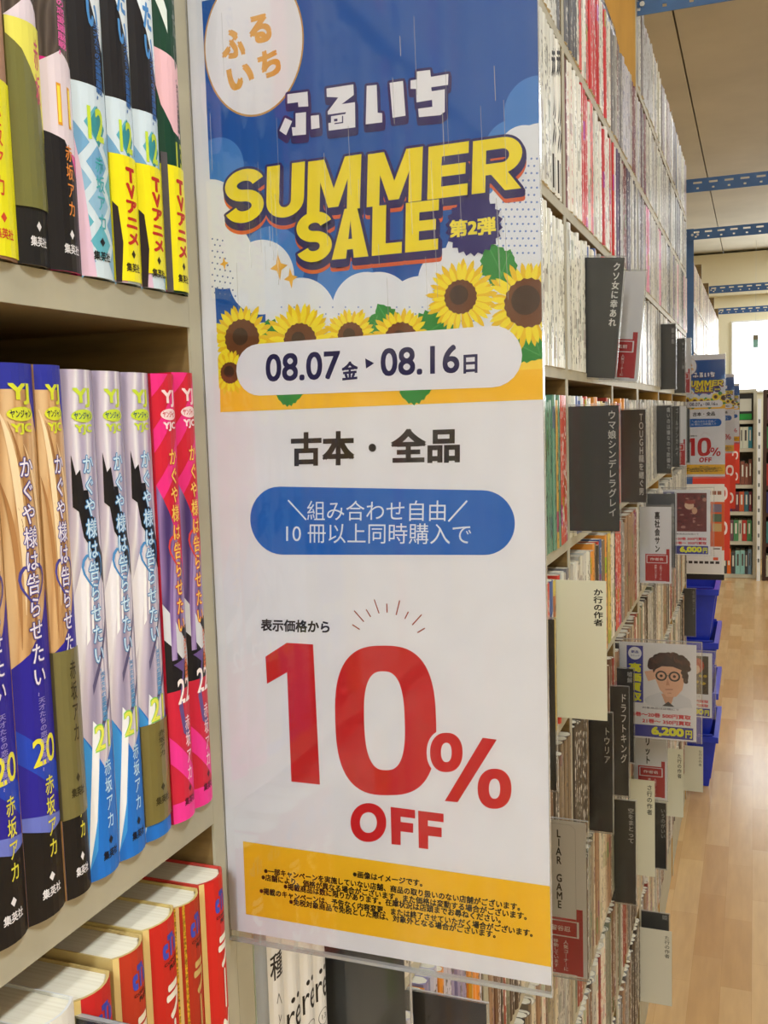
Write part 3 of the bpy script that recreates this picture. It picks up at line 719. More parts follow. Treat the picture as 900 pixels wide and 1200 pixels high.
for s_ in ((352, 455, 375, 470), (358, 412, 388, 446), (395, 408, 409, 431), (420, 377, 435, 420), (459, 390, 460, 418), (499, 380, 488, 425), (526, 415, 515, 437), (567, 424, 538, 456), (577, 466, 554, 480)):
    P.line(z6(*s_[:2]), z6(*s_[2:]), .0005, (150, 60, 50))
z7 = zm(2.727, 290, 740)
P.poly([z7(*p) for p in [(126, 36), (210, 41), (232, 489), (141, 479), (127, 130), (63, 167), (58, 80)]], RED)
o_ = [z7(x + (y - 284) * .03, y) for x, y in superell(442, 284, 161, 239, 72, 2.75)]; i_ = [z7(x + (y - 284) * .03, y) for x, y in superell(438, 285, 65, 158, 72, 2.7)]
P.ring(o_, i_, RED); P.up()
P.poly([z7(*p) for p in superell(636, 386, 63, 73, 40, 2.2)], WHT); P.up()
P.ring([z7(*p) for p in superell(636, 386, 52, 63, 40, 2.25)], [z7(*p) for p in superell(636, 386, 17, 31, 40, 2.3)], RED)
P.ring([z7(*p) for p in superell(790, 502, 54, 64, 40, 2.25)], [z7(*p) for p in superell(790, 502, 18, 32, 40, 2.3)], RED)
P.poly([z7(*p) for p in [(752, 339), (797, 345), (672, 545), (631, 541)]], RED)
P.ring([z7(*p) for p in superell(387, 610, 57, 62, 48, 2.1)], [z7(*p) for p in superell(387, 610, 27, 33, 48, 2.1)], RED)
for g in ([(458, 560), (536, 570), (536, 597), (490, 591), (490, 608), (530, 613), (530, 643), (490, 638), (490, 682), (461, 679)], [(546, 572), (627, 582), (627, 609), (577, 603), (577, 621), (621, 627), (621, 657), (578, 652), (578, 695), (548, 691)]):
    P.poly([z7(*p) for p in g], RED)
sub('discount_lettering', P)
P = Print(); P.layer = 12; z8 = zm(2.308, 270, 980)
for t, p0, p1 in (('※画像はイメージです。', (332, 110), (520, 136)), ('※一部キャンペーンを実施していない店舗、商品の取り扱いのない店舗がございます。', (92, 101), (784, 201)),
                  ('※店舗により、価格が異なる場合がございます。また価格は変動する場合がございます。', (85, 118), (802, 226)), ('※掲載商品は数に限りがあります。在庫状況は店頭までお尋ねください。', (145, 143), (732, 235)),
                  ('※掲載のキャンペーンは、予告なく内容変更、または終了させていただく場合がございます。', (80, 155), (818, 272)), ('※免税対象商品で免税とした際は、対象外となる場合がございます。', (160, 184), (718, 275))):
    P.text(t, z8(*p0), z8(*p1), z8(p0[0], p0[1] - 19), (40, 32, 20), .03, 2)
sub('small_print', P)
# clear holder with scratches
q = MB()
q.box(-.2213, YS - .0011, -.2338, -.0747, YS - .0008, .192, ACRYL); q.box(-.2213, YS + .0012, -.2338, -.0747, YS + .0016, .192, ACRYL)
q.box(-.2213, YS - .0008, -.2338, -.0747, YS + .0012, -.2325, ACRYL_EDGE); q.box(-.0750, YS - .0008, -.2325, -.0747, YS + .0012, .192, ACRYL_EDGE)
rnd = random.Random(3); SCR = clear_mat('scratch', .3, (1, 1, 1), .35)
P = Print()
for i in range(34):
    x = rnd.choice((rnd.uniform(240, 330), rnd.uniform(380, 600))); y = rnd.uniform(-10, 330); l = rnd.uniform(20, 110); w_ = rnd.uniform(.00005, .00013)
    P.line(S(x, y), S(x + l * .04, y + l), w_ * 2, SCR)
P.to(q, lambda a, b, ly: (a, YS - .00114, b)); q.build('clear_holder', sign)
sign['label'] = 'large blue and white summer sale sign filling the middle of the view'

# ------------------------------------------------------------------ cards that stand out between the books
DIV = []          # (y, z0, z1) slots kept free of books
DARK, CREAM, PURE, CRED = (50, 51, 49), (222, 226, 204), (226, 226, 230), (182, 28, 34)
def card(name, cat, label, y, xr, z0, z1, P, col, group=None, xl=-.262, lean=0, sleeve=.0022, part='title_card', th=.0007, rows=True):
    """P is drawn in metres: a to the right from the card's right edge (negative), b down from its top (negative)"""
    if rows: DIV.append((y, z0, z1))
    t = thing(name, label, cat, (XS, y, z0), group)
    q = MB(); q.box(xl, y, z0, xr, y + th, z1, mat(col, .5, .35))
    P.to(q, lambda a, b, ly: (xr + a, y - .00003 * (ly + 1), z1 + b)); q.build(part, t)
    if sleeve:
        e = sleeve; q = MB()
        q.box(xl, y - .0011, z0 - e, xr + e, y - .0009, z1 + e, SLEEVE); q.box(xl, y + th + .0003, z0 - e, xr + e, y + th + .0005, z1 + e, SLEEVE)
        q.box(xr + e - .0008, y - .0009, z0 - e, xr + e, y + th + .0003, z1 + e, ACRYL_EDGE); q.box(xl, y - .0009, z0 - e, xr + e - .0009, y + th + .0003, z0 - e + .0008, ACRYL_EDGE); q.box(xl, y - .0009, z1 + e - .0008, xr + e - .0009, y + th + .0003, z1 + e, ACRYL_EDGE)
        q.build('plastic_sleeve', t)
    if lean: t.rotation_euler = (0, lean, 0)
    return t
def col_print(txt, a, b0, b1, w, c, bold=.015):
    P = Print(); P.vtext(txt, a, b0, b1, w, c, bold, 3); return P
LT = (214, 214, 208)
card('shelf_divider', 'divider card', 'dark divider card with a long white vertical title, the largest one right of the sign', 1.262, -.1595, -.1535, .0055, col_print('ウマ娘シンデレラグレイ', -.0085, -.006, -.141, .0105, LT), (44, 48, 45))
card('shelf_divider', 'divider card', 'dark brown divider card just behind the largest dark one, Latin letters on top', 1.765, -.1775, -.163, -.001, col_print('TOUGH龍を継ぐ男', -.0075, -.006, -.15, .0092, (190, 188, 182)), (42, 37, 38))
card('shelf_divider', 'divider card', 'dark divider card with tiny white title, third along the row under the date banner', 2.43, -.186, -.155, .006, col_print('痛いのは嫌なので防御力', -.006, -.004, -.15, .0085, (170, 172, 170)), (36, 39, 42))
card('shelf_divider', 'divider card', 'narrow dark divider card between a dark and a red white card', 2.87, -.197, -.165, .004, col_print('ゴールデンカムイ', -.007, -.004, -.14, .0085, (150, 152, 150)), (38, 40, 42))
card('shelf_divider', 'divider card', 'thin dark divider card edge next to the far sale sign', 3.34, -.1985, -.178, -.003, Print(), (58, 62, 62))
card('shelf_divider', 'divider card', 'plain white divider card left of the far sale sign', 3.28, -.2035, -.17, -.002, col_print('あいう', -.004, -.012, -.06, .006, (60, 60, 60)), (226, 226, 218))
card('shelf_divider', 'divider card', 'leaning dark divider card with white vertical title on the white comics row', 1.407, -.183, .046, .2105, col_print('クソ女に幸あれ', -.0095, -.006, -.094, .0105, (226, 226, 222), .03), (47, 48, 46), lean=.09)
card('shelf_divider', 'divider card', 'dark divider card on the row above the date banner, before the pink comics', 2.56, -.185, .046, .2065, col_print('銀の匙', -.006, -.01, -.05, .008, (150, 150, 148)), (43, 44, 43))
card('shelf_divider', 'divider card', 'dark divider card immediately left of the small red white one near the blue post', 3.02, -.192, .042, .2, col_print('キャプテン翼', -.005, -.01, -.09, .008, (140, 140, 138)), (43, 44, 43))
def redwhite(w, h, title, name, wide=False, note=True):
    """white card with a red foot: title column, author box, notice"""
    P = Print(); hr = -h * .615; e = w * .07
    P.rect(-w + e, -h + e * 1.2, -e, hr, CRED); P.rect(-e * 2.6, -h + e, -e, -h * .55, CRED); P.up()
    P.rect(-w + e * 1.6, -h * .735, -e * 2, -h * .63, (232, 230, 232)); P.up(); P.rect(-w + e * 2, -h * .727, -e * 2.5, -h * .637, CRED); P.up()
    P.text(name, (-w + e * 3.4, -h * .7), (-e * 4.2, -h * .7), (-w + e * 3.4, -h * .665), (236, 220, 220), .02)
    P.vtext(title, -w * (.5 if wide else .62), -h * .06, -h * .6, h * .065, (30, 28, 30), .04, 3)
    if note:
        P.vtext('人気コーナーに', -w * .38, -h * .755, -h * .955, h * .032, (236, 214, 214), .02, 2); P.vtext('移動しています。', -w * .56, -h * .755, -h * .965, h * .032, (236, 214, 214), .02, 2)
    return P
card('shelf_divider', 'divider card', 'leaning white divider card with a red foot, beside the leaning dark one', 1.52, -.165, .045, .206, redwhite(.062, .161, '椎名さんが悪いのでいて', '作者名前'), PURE, lean=.085)
card('shelf_divider', 'divider card', 'small white divider card with a red foot against the blue steel post', 3.36, -.1955, .044, .222, redwhite(.045, .178, '青春と戦争', '作者'), PURE)
card('shelf_divider', 'divider card', 'white divider card with red foot at the far end of the dark cards', 3.17, -.198, -.18, .004, redwhite(.045, .184, '進撃の', '作者'), PURE)
card('shelf_divider', 'divider card', 'white divider card with red foot hanging in mid air over the lower comics', 2.08, -.159, -.360, -.201, redwhite(.056, .159, '裏社会サン', '作者名', True), PURE, sleeve=.004)
card('shelf_divider', 'divider card', 'grey divider card behind the white one with the red foot', 2.2, -.160, -.345, -.184, col_print('鬼滅の刃', -.006, -.02, -.08, .009, (150, 150, 150)), (78, 80, 82))
card('shelf_divider', 'divider card', 'cream divider card with black lettering, on the white and grey comics', 1.16, -.1625, -.3685, -.2, col_print('か行の作者', -.0095, -.009, -.0545, .0112, (30, 32, 28), .03), CREAM, sleeve=0)
card('shelf_divider', 'divider card', 'dark divider card half hidden behind the right edge of the large sale sign', 1.078, -.2085, -.428, -.231, col_print('くく', -.0135, -.135, -.17, .01, (170, 170, 168)), (38, 40, 40))
P = redwhite(.064, .19, '　', '甲留谷忍'); P.up(); P.vtext('LIAR GAME', -.031, -.01, -.106, .0092, (22, 20, 24), .03, 4)
P.line((-.0175, -.004), (-.012, -.009), .0003, (150, 150, 160)); P.line((-.06, -.004), (-.0175, -.004), .0003, (150, 150, 160)); P.line((-.012, -.009), (-.012, -.14), .0003, (150, 150, 160))
card('shelf_divider', 'divider card', 'large white divider card with red foot touching the sale sign, Latin letters down it', 1.09, -.178, -.655, -.468, P, PURE, sleeve=.003)
card('shelf_divider', 'divider card', 'wide dark divider card under the cream one, its title half covered', 1.39, -.1885, -.606, -.43, col_print('トウリア', -.007, -.02, -.075, .0095, (210, 210, 206)), (37, 38, 37))
card('shelf_divider', 'divider card', 'dark divider card with clear white title left of the man portrait price sign', 1.62, -.193, -.64, -.455, col_print('ドラフトキング', -.0075, -.01, -.13, .0105, (220, 220, 216)), (40, 41, 40))
card('shelf_divider', 'divider card', 'dark divider card peeping out above the one beside the portrait price sign', 1.70, -.1935, -.61, -.445, col_print('嘘解', -.006, -.004, -.025, .009, (180, 180, 178)), (40, 41, 40))
card('shelf_divider', 'divider card', 'dark divider card with a faint title on the fifth row, left of the cream one', 1.65, -.1855, -.842, -.66, col_print('空をまとって', -.0075, -.012, -.075, .0105, (190, 190, 184)), (36, 40, 37))
card('shelf_divider', 'divider card', 'cream divider card in the middle of the lower right, overlapping a red white one', 1.86, -.1735, -.889, -.70, col_print('さ行の作者', -.0095, -.008, -.068, .0105, (40, 44, 36), .02), (206, 206, 184), sleeve=0)
card('shelf_divider', 'divider card', 'red footed white divider card below the man portrait price sign', 1.96, -.159, -.775, -.6, redwhite(.06, .175, 'スピリット', '作者名'), PURE)
card('shelf_divider', 'divider card', 'dark divider card low on the right between two cream cards', 2.27, -.1865, -1.062, -.905, col_print('いうのがいい', -.007, -.012, -.085, .0105, (160, 162, 156)), (36, 40, 37))
card('shelf_divider', 'divider card', 'cream divider card right below the portrait price sign corner', 2.46, -.1605, -1.012, -.838, col_print('た行の作者', -.0095, -.012, -.075, .0105, (70, 72, 62), .02), (210, 210, 190), sleeve=0)
card('shelf_divider', 'divider card', 'small cream divider card against the blue baskets', 3.42, -.159, -1.31, -1.15, col_print('な行の作者', -.0095, -.012, -.07, .0105, (110, 112, 100), .02), (208, 208, 190), sleeve=0)
card('shelf_divider', 'divider card', 'pale cream divider card lowest at the right, next to the floor', 2.03, -.156, -1.248, -1.084, col_print('た行の作者', -.0095, -.010, -.06, .0105, (84, 84, 76), .02), (204, 202, 186), sleeve=0)
card('shelf_divider', 'divider card', 'dark tag sticking up behind the lowest cream card', 2.07, -.165, -1.2, -1.068, col_print('姫', -.008, -.002, -.014, .012, (170, 170, 168)), (52, 52, 52))
card('shelf_divider', 'divider card', 'dark divider card beside the upper blue basket', 3.45, -.1855, -.775, -.612, col_print('名探偵コナン', -.006, -.006, -.09, .009, (150, 150, 146)), (70, 70, 66))
card('shelf_divider', 'divider card', 'broad dark divider card directly under the bottom edge of the sale sign', .486, -.180, -.377, -.203, Print(), (42, 45, 43), sleeve=.004)
card('shelf_divider', 'divider card', 'dark divider card in the lowest row under the sale sign, only its top showing', .622, -.171, -.592, -.405, Print(), (60, 62, 62), sleeve=.002)
card('shelf_divider', 'divider card', 'dark card in a clear holder at the bottom left beside the white pocket comic', .2626, -.1835, -.377, -.2065, Print(), (66, 68, 68), sleeve=.004)

# ------------------------------------------------------------------ price signs
BLUE, LEM = (48, 52, 150), (226, 226, 40)
def price_sign(label, y, xr, z1, w, h, art, price, l1, l2):
    t = thing('price_sign', label, 'price sign', (XS, y, z1 - h), 'buying price signs')
    DIV.append((y, z1 - h, z1))
    q = MB(); q.box(xr - w, y, z1 - h, xr, y + .0006, z1, mat(PURE, .5, .3))
    P = Print(); X = lambda f: xr - w + w * f
    Zf = lambda f: z1 - h * f
    def R(a, b, c, d, col): P.rect(X(a), Zf(d), X(c), Zf(b), col)
    R(.10, .035, .315, .63, BLUE); P.up()
    P.disc(X(.208), Zf(.115), w * .088, w * .088, (232, 234, 240), 28); P.up()
    P.text('新品', (X(.16), Zf(.115)), (X(.256), Zf(.115)), (X(.16), Zf(.085)), BLUE, .03); P.text('コミック', (X(.15), Zf(.15)), (X(.266), Zf(.15)), (X(.15), Zf(.13)), BLUE, .01)
    P.vtext('高価買取', X(.208), Zf(.215), Zf(.62), w * .165, LEM, .05, 3)
    P.text('対象商品は店頭にて', (X(.3), Zf(.69)), (X(.78), Zf(.69)), (X(.3), Zf(.668)), (70, 70, 90), .01)
    P.text(l1, (X(.14), Zf(.775)), (X(.93), Zf(.775)), (X(.14), Zf(.728)), (206, 44, 60), .035); P.text(l2, (X(.3), Zf(.84)), (X(.93), Zf(.84)), (X(.3), Zf(.793)), (206, 44, 60), .035)
    R(.05, .86, .96, .985, BLUE); P.up()
    P.text(price, (X(.42), Zf(.97)), (X(.84), Zf(.97)), (X(.42), Zf(.872)), LEM, .05, 4); P.text('円', (X(.86), Zf(.968)), (X(.945), Zf(.968)), (X(.86), Zf(.885)), LEM, .04)
    for k in range(3): P.rect(X(.08), Zf(.90 + .024 * k), X(.2), Zf(.892 + .024 * k), (190, 192, 220))
    f = lambda a, b, ly: (a, y - .00004 * (ly + 1), b)
    P.to(q, f); sh = q.build('price_sheet', t)
    A = Print(); A.layer = 2; art(A, X, Zf, w); A.to(MB(), f).build('picture', sh)
    q = MB(); e = .006
    q.box(xr - w - e, y - .0016, z1 - h - e * .4, xr + e * 1.6, y - .0012, z1 + e, SLEEVE); q.box(xr - w - e, y + .0012, z1 - h - e * .4, xr + e * 1.6, y + .0016, z1 + e, SLEEVE)
    q.box(xr - w - e, y - .0012, z1 + e - .0012, xr + e * 1.6, y + .0012, z1 + e, ACRYL_EDGE); q.box(xr + e * 1.6 - .0012, y - .0012, z1 - h - e * .4, xr + e * 1.6, y + .0012, z1 + e - .0013, ACRYL_EDGE)
    q.build('clear_holder', t)
    return t
def portrait(A, X, Z, w):
    r = random.Random(5)
    def D(x, y, rx, ry, c, n=24): A.disc(X(x), Z(y), w * rx, w * ry, c, n)
    D(.63, .60, .3, .1, (206, 210, 216)); A.poly([(X(.36), Z(.65)), (X(.4), Z(.55)), (X(.55), Z(.5)), (X(.76), Z(.5)), (X(.92), Z(.56)), (X(.95), Z(.65))], (212, 214, 220)); A.up()
    A.poly([(X(.55), Z(.52)), (X(.72), Z(.52)), (X(.68), Z(.62)), (X(.6), Z(.62))], (210, 160, 132)); A.poly([(X(.56), Z(.65)), (X(.64), Z(.6)), (X(.72), Z(.65))], (60, 60, 66)); A.up()
    A.poly([(X(x), Z(y)) for x, y in ((.46, .24), (.82, .22), (.85, .36), (.82, .47), (.74, .545), (.62, .55), (.53, .48), (.48, .38))], (226, 178, 148)); A.poly([(X(.33), Z(.3)), (X(.5), Z(.27)), (X(.52), Z(.36)), (X(.38), Z(.4))], (230, 184, 156)); A.up()
    A.poly([(X(x), Z(y)) for x, y in ((.45, .31), (.425, .22), (.48, .14), (.6, .095), (.75, .105), (.86, .16), (.89, .29), (.845, .34), (.81, .265), (.7, .235), (.56, .235), (.48, .27))], (58, 36, 33)); A.up()
    for k in range(46):
        t = math.pi * (k / 45); x = .65 - .23 * math.cos(t); y = .22 - .1 * math.sin(t) + r.uniform(-.01, .03)
        D(x, y, r.uniform(.035, .055), r.uniform(.03, .05), ((52, 32, 30), (74, 44, 38), (92, 56, 44))[k % 3], 10)
    for k in range(12): D(.845 + r.uniform(-.02, .035), .27 + .02 * k * .5, .03, .03, (48, 30, 30), 10)
    A.up()
    for x in (.55, .72):
        A.ring(superell(X(x), Z(.335), w * .075, w * .07, 24), superell(X(x), Z(.335), w * .052, w * .048, 24), (58, 52, 46)); D(x, .335, .02, .02, (60, 40, 36), 12)
    A.line((X(.62), Z(.33)), (X(.66), Z(.33)), .001, (58, 52, 46)); A.poly([(X(.63), Z(.36)), (X(.66), Z(.43)), (X(.61), Z(.43))], (202, 146, 118)); A.line((X(.6), Z(.475)), (X(.7), Z(.47)), .0012, (150, 84, 76)); A.line((X(.63), Z(.51)), (X(.68), Z(.51)), .0008, (160, 104, 88))
def redart(A, X, Z, w):
    A.rect(X(.36), Z(.64), X(.93), Z(.05), (110, 36, 40)); A.up(); r = random.Random(9)
    for k in range(40):
        A.disc(X(r.uniform(.4, .89)), Z(r.uniform(.09, .6)), w * r.uniform(.01, .05), w * r.uniform(.01, .04), ((90, 26, 32), (140, 54, 54), (158, 86, 80), (74, 30, 34), (176, 120, 110))[k % 5], 9, r.random())
    A.up(); A.disc(X(.6), Z(.24), w * .09, w * .08, (222, 188, 160)); A.disc(X(.7), Z(.32), w * .05, w * .07, (206, 160, 130)); A.up(); A.disc(X(.62), Z(.19), w * .1, w * .04, (150, 60, 48))
def orangeart(A, X, Z, w):
    A.rect(X(.36), Z(.64), X(.93), Z(.05), (70, 60, 44)); A.up(); r = random.Random(4)
    for k in range(24): A.disc(X(r.uniform(.42, .87)), Z(r.uniform(.3, .6)), w * r.uniform(.02, .06), w * .03, ((190, 160, 40), (120, 110, 40), (60, 50, 40))[k % 3], 9)
    A.up(); A.disc(X(.68), Z(.2), w * .17, w * .16, (186, 62, 34)); A.up(); A.disc(X(.68), Z(.26), w * .09, w * .1, (226, 180, 150))
price_sign('clear price sign with a drawn portrait of a man in round glasses', 1.75, -.0925, -.409, .131, .172, portrait, '6,200', '16巻〜20巻 500円買取', '21巻〜 350円買取')
price_sign('clear price sign with a dark red picture, in front of the far poster', 2.62, -.105, -.209, .128, .168, redart, '6,000', '16巻〜20巻 500円買取', '21巻〜 350円買取')
price_sign('clear price sign with an orange haired picture behind the portrait sign, over the baskets', 2.58, -.0985, -.622, .128, .168, orangeart, '5,500', '16巻〜20巻 500円買取', '21巻〜 350円買取')

# ------------------------------------------------------------------ far sale signs, posters, banners
ALLK = [k for k in bpy.data.objects if k.parent is not None]
for (y, dx, dz, lb) in ((3.59, -.021, -.012, 'blue and white sale sign beyond the dark divider cards, the nearest of the small ones'), (5.6, -.0302, -.02, 'smaller sale sign peeping out right of the first far one'), (7.5, -.0302, -.03, 'smallest sale sign, farthest along the aisle')):
    c = copy_tree(sign, None, ALLK); c.location = (sign.location[0] + dx, y, sign.location[2] + dz); c['label'] = lb
t = thing('buying_poster', 'white notice poster under the nearest far sale sign, above the blue baskets', 'poster', (-.24, 3.6, -.605))
q = MB(); q.box(-.262, 3.6, -.605, -.098, 3.603, -.268, mat((228, 226, 222), .5)); P = Print()
P.rect(-.262, -.50, -.098, -.33, (206, 92, 46)); P.rect(-.262, -.605, -.098, -.585, (36, 32, 34)); P.up()
r = random.Random(2)
for i in range(3):
    for j in range(3): P.rect(-.205 + i * .034, -.40 - j * .034 + .032 + .03, -.205 + i * .034 + .03, -.40 - j * .034 + .004 + .03, ((150, 160, 120), (190, 160, 110), (120, 110, 130), (220, 200, 170), (90, 110, 90))[r.randrange(5)])
P.rect(-.25, -.58, -.106, -.487, (222, 220, 222)); P.up()
for i in range(7): P.rect(-.235 + .018 * i, -.548, -.222 + .018 * i, -.539, (60, 50, 50))
P.rect(-.135, -.535, -.118, -.525, (214, 90, 60)); P.rect(-.135, -.497, -.112, -.492, (120, 110, 110))
for i in range(8): P.rect(-.24 + .017 * i, -.305, -.227 + .017 * i, -.292, (150, 90, 70) if i > 2 else (70, 70, 72))
P.to(q, lambda a, b, ly: (a, 3.6 - .00006 * (ly + 1), b)); q.build('poster_sheet', t)
for (y, xr, z0, z1, lb) in ((4.44, -.098, -.66, -.29, 'orange red banner nearest, right behind the white notice poster'), (5.7, -.098, -.56, -.27, 'orange red banner in the middle of the three'), (7.45, -.102, -.55, -.27, 'orange red banner farthest along, below the smallest sale sign')):
    t = thing('hanging_banner', lb, 'banner', (-.2, y, z0), 'orange red banners along the aisle')
    q = MB(); q.box(-.2512, y, z0, xr, y + .003, z1, mat((206, 56, 34), .5)); P = Print()
    P.rect(xr - .12, z0 + .006, xr - .03, z0 + .05, (226, 120, 60)); 
    for k in range(2): P.ring(superell(xr - .03, z1 - .08 - k * .15, .02, .03, 20, 2.6), superell(xr - .03, z1 - .08 - k * .15, .012, .018, 20, 2.4), (236, 220, 214))
    P.to(q, lambda a, b, ly: (a, y - .0001 * (ly + 1), b)); q.build('banner_sheet', t)

# ------------------------------------------------------------------ the many comics to the right
def cover_mat(attr):
    m = bpy.data.materials.new('comic_jacket' + ('_mixed' if attr else '')); m.use_nodes = True; nt = m.node_tree; b = nt.nodes['Principled BSDF']
    N = nt.nodes.new; L = nt.links.new
    uv = N('ShaderNodeUVMap'); uv.uv_map = 'spine'
    if attr:
        at = N('ShaderNodeAttribute'); at.attribute_name = 'tint'; colr, alp = at.outputs['Color'], at.outputs['Alpha']
        a2 = N('ShaderNodeAttribute'); a2.attribute_name = 'pick'; rnd_ = a2.outputs['Fac']
    else:
        oi = N('ShaderNodeObjectInfo'); colr, alp, rnd_ = oi.outputs['Color'], oi.outputs['Alpha'], oi.outputs['Random']
    sx = N('ShaderNodeSeparateXYZ'); L(uv.outputs[0], sx.inputs[0])
    def M(op, a, c=None):
        n = N('ShaderNodeMath'); n.operation = op
        for i, v in enumerate((a, c)):
            if v is None: continue
            if isinstance(v, (int, float)): n.inputs[i].default_value = v
            else: L(v, n.inputs[i])
        return n.outputs[0]
    cb = N('ShaderNodeCombineXYZ'); L(M('ADD', M('MULTIPLY', sx.outputs[0], 3.2), M('MULTIPLY', rnd_, 91)), cb.inputs[0]); L(M('MULTIPLY', sx.outputs[1], 20), cb.inputs[1])
    nz = N('ShaderNodeTexNoise'); nz.inputs['Scale'].default_value = 1; nz.inputs['Detail'].default_value = 3; L(cb.outputs[0], nz.inputs[0])
    on = M('GREATER_THAN', nz.outputs[0], .535)
    mid = M('LESS_THAN', M('ABSOLUTE', M('SUBTRACT', sx.outputs[0], .55)), .27)
    vv = M('MULTIPLY', M('GREATER_THAN', sx.outputs[1], .05), M('LESS_THAN', sx.outputs[1], .93))
    gap = M('GREATER_THAN', M('FRACT', M('ADD', M('MULTIPLY', sx.outputs[1], 2.2), M('MULTIPLY', rnd_, 7))), .22)
    mk = M('MULTIPLY', M('MULTIPLY', on, mid), M('MULTIPLY', vv, gap))
    rp = N('ShaderNodeValToRGB'); rp.color_ramp.interpolation = 'CONSTANT'; e = rp.color_ramp.elements
    while len(e) < 4: e.new(.5)
    for k, (p, c) in enumerate(((0, (34, 30, 32)), (.2, (186, 40, 46)), (.5, (50, 70, 150)), (.8, (232, 230, 224)))): e[k].position = p; e[k].color = rgb(c)
    L(alp, rp.inputs[0])
    # one printed panel per spine in a shifted hue
    hs = N('ShaderNodeHueSaturation'); L(M('ADD', .32, M('MULTIPLY', rnd_, .4)), hs.inputs['Hue']); hs.inputs['Saturation'].default_value = 1.1; hs.inputs['Value'].default_value = .62; L(colr, hs.inputs['Color'])
    pn = M('MULTIPLY', M('LESS_THAN', M('ABSOLUTE', M('SUBTRACT', sx.outputs[1], M('FRACT', M('MULTIPLY', rnd_, 37)))), .07), M('GREATER_THAN', sx.outputs[1], .001))
    x1 = N('ShaderNodeMix'); x1.data_type = 'RGBA'; L(M('MULTIPLY', pn, .85), x1.inputs[0]); L(colr, x1.inputs[6]); L(hs.outputs[0], x1.inputs[7])
    x2 = N('ShaderNodeMix'); x2.data_type = 'RGBA'; L(M('MULTIPLY', mk, .88), x2.inputs[0]); L(x1.outputs[2], x2.inputs[6]); L(rp.outputs[0], x2.inputs[7])
    L(x2.outputs[2], b.inputs['Base Color']); b.inputs['Roughness'].default_value = .3; b.inputs['Specular IOR Level'].default_value = .5
    return m
COVER, COVER_A = cover_mat(False), cover_mat(True)
def simple_book(q, t, h, d, x=0, y=0, z=0, m=None, uvs=None):
    """jacket with curved spine (spine at x) and a page block, light version; appends uv tuples per face"""
    s = .0018; n = 3; o = [(x - d, y), (x - s - .003, y)] + [(x - s * (2 * i / n - 1) ** 2, y + t * i / n) for i in range(n + 1)] + [(x - s - .003, y + t), (x - d, y + t)]
    b = len(q.v); k = len(o); mi, mp = q.mi(m), q.mi(PAGE)
    q.v += [(a, c, z) for a, c in o] + [(a, c, z + h) for a, c in o]
    for i in range(k - 1):
        q.f.append((b + i, b + i + 1, b + k + i + 1, b + k + i)); q.m.append(mi)
        u0, u1 = (i - 2) / n, (i - 1) / n
        uvs.append([(u0, 0), (u1, 0), (u1, 1), (u0, 1)] if 2 <= i < 2 + n else [(-1, -1)] * 4)
    q.f.append(tuple(b + i for i in reversed(range(k)))); q.m.append(mp); uvs.append([(-1, -1)] * k)
    b2 = len(q.v); w = .0008
    ii = [(x - d + w, y + w), (x - s - .0035, y + w), (x - .0012, y + t * .33), (x - .0012, y + t * .67), (x - s - .0035, y + t - w), (x - d + w, y + t - w)]
    q.v += [(a, c, z + h) for a, c in ii]            # page tops, edged by the jacket
    q.f.append(tuple(b2 + i for i in range(len(ii)))); q.m.append(mp); uvs.append([(-1, -1)] * len(ii))
    R = [(b + k + 0, b + k + 1, b2 + 1, b2 + 0), (b + k + 1, b + k + 2, b2 + 1), (b + k + 2, b + k + 3, b2 + 2, b2 + 1), (b + k + 3, b + k + 4, b2 + 3, b2 + 2), (b + k + 4, b + k + 5, b2 + 4, b2 + 3), (b + k + 5, b + k + 6, b2 + 4), (b + k + 6, b + k + 7, b2 + 5, b2 + 4), (b + k + 7, b + k, b2, b2 + 5)]
    for f in R: q.f.append(f); q.m.append(mi); uvs.append([(-1, -1)] * len(f))
def finish_uv(me, uvs, name='spine'):
    l = me.uv_layers.new(name=name)
    for p, u in zip(me.polygons, uvs):
        for li, c in zip(p.loop_indices, u): l.data[li].uv = c
WK = [((224, 226, 214), 0), ((216, 218, 208), 0), ((230, 230, 222), 0), ((206, 208, 202), 0)]
WR = WK + [((206, 52, 52), .9), ((196, 40, 44), .9), ((228, 226, 216), .3), ((214, 96, 88), 0), ((232, 230, 222), .3)]
GRY = [((150, 150, 148), 0), ((176, 174, 166), 0), ((120, 118, 122), .9), ((196, 194, 186), 0), ((206, 204, 196), 0)]
PUR = GRY + [((92, 70, 116), .9), ((112, 44, 48), .9), ((70, 56, 84), .9), ((84, 36, 52), .9), ((58, 56, 62), .9), ((196, 196, 206), .6)]
PNK = [((226, 206, 208), 0), ((230, 224, 216), 0), ((220, 140, 176), .9), ((206, 204, 200), .6)]
BRN = [((150, 118, 92), 0), ((188, 170, 144), 0), ((112, 84, 64), .9), ((206, 196, 172), 0), ((70, 58, 50), .9), ((142, 60, 50), .9), ((178, 176, 168), 0), ((126, 130, 112), 0), ((96, 92, 92), .9), ((216, 210, 194), .3)]
DRK = [((66, 60, 54), .9), ((84, 76, 66), .9), ((52, 48, 46), .9), ((120, 104, 84), 0), ((150, 140, 120), 0)]
MUL = [((70, 112, 74), .9), ((82, 64, 132), .9), ((186, 76, 62), .9), ((92, 138, 116), 0), ((58, 96, 160), .9), ((190, 150, 70), 0), ((206, 196, 170), .3)]
MIX = [((196, 66, 56), .9), ((222, 216, 200), 0), ((210, 206, 190), .3), ((54, 84, 150), .9), ((60, 46, 42), .9), ((166, 164, 158), 0), ((206, 182, 80), 0), ((116, 66, 56), .9), ((226, 150, 60), 0)]
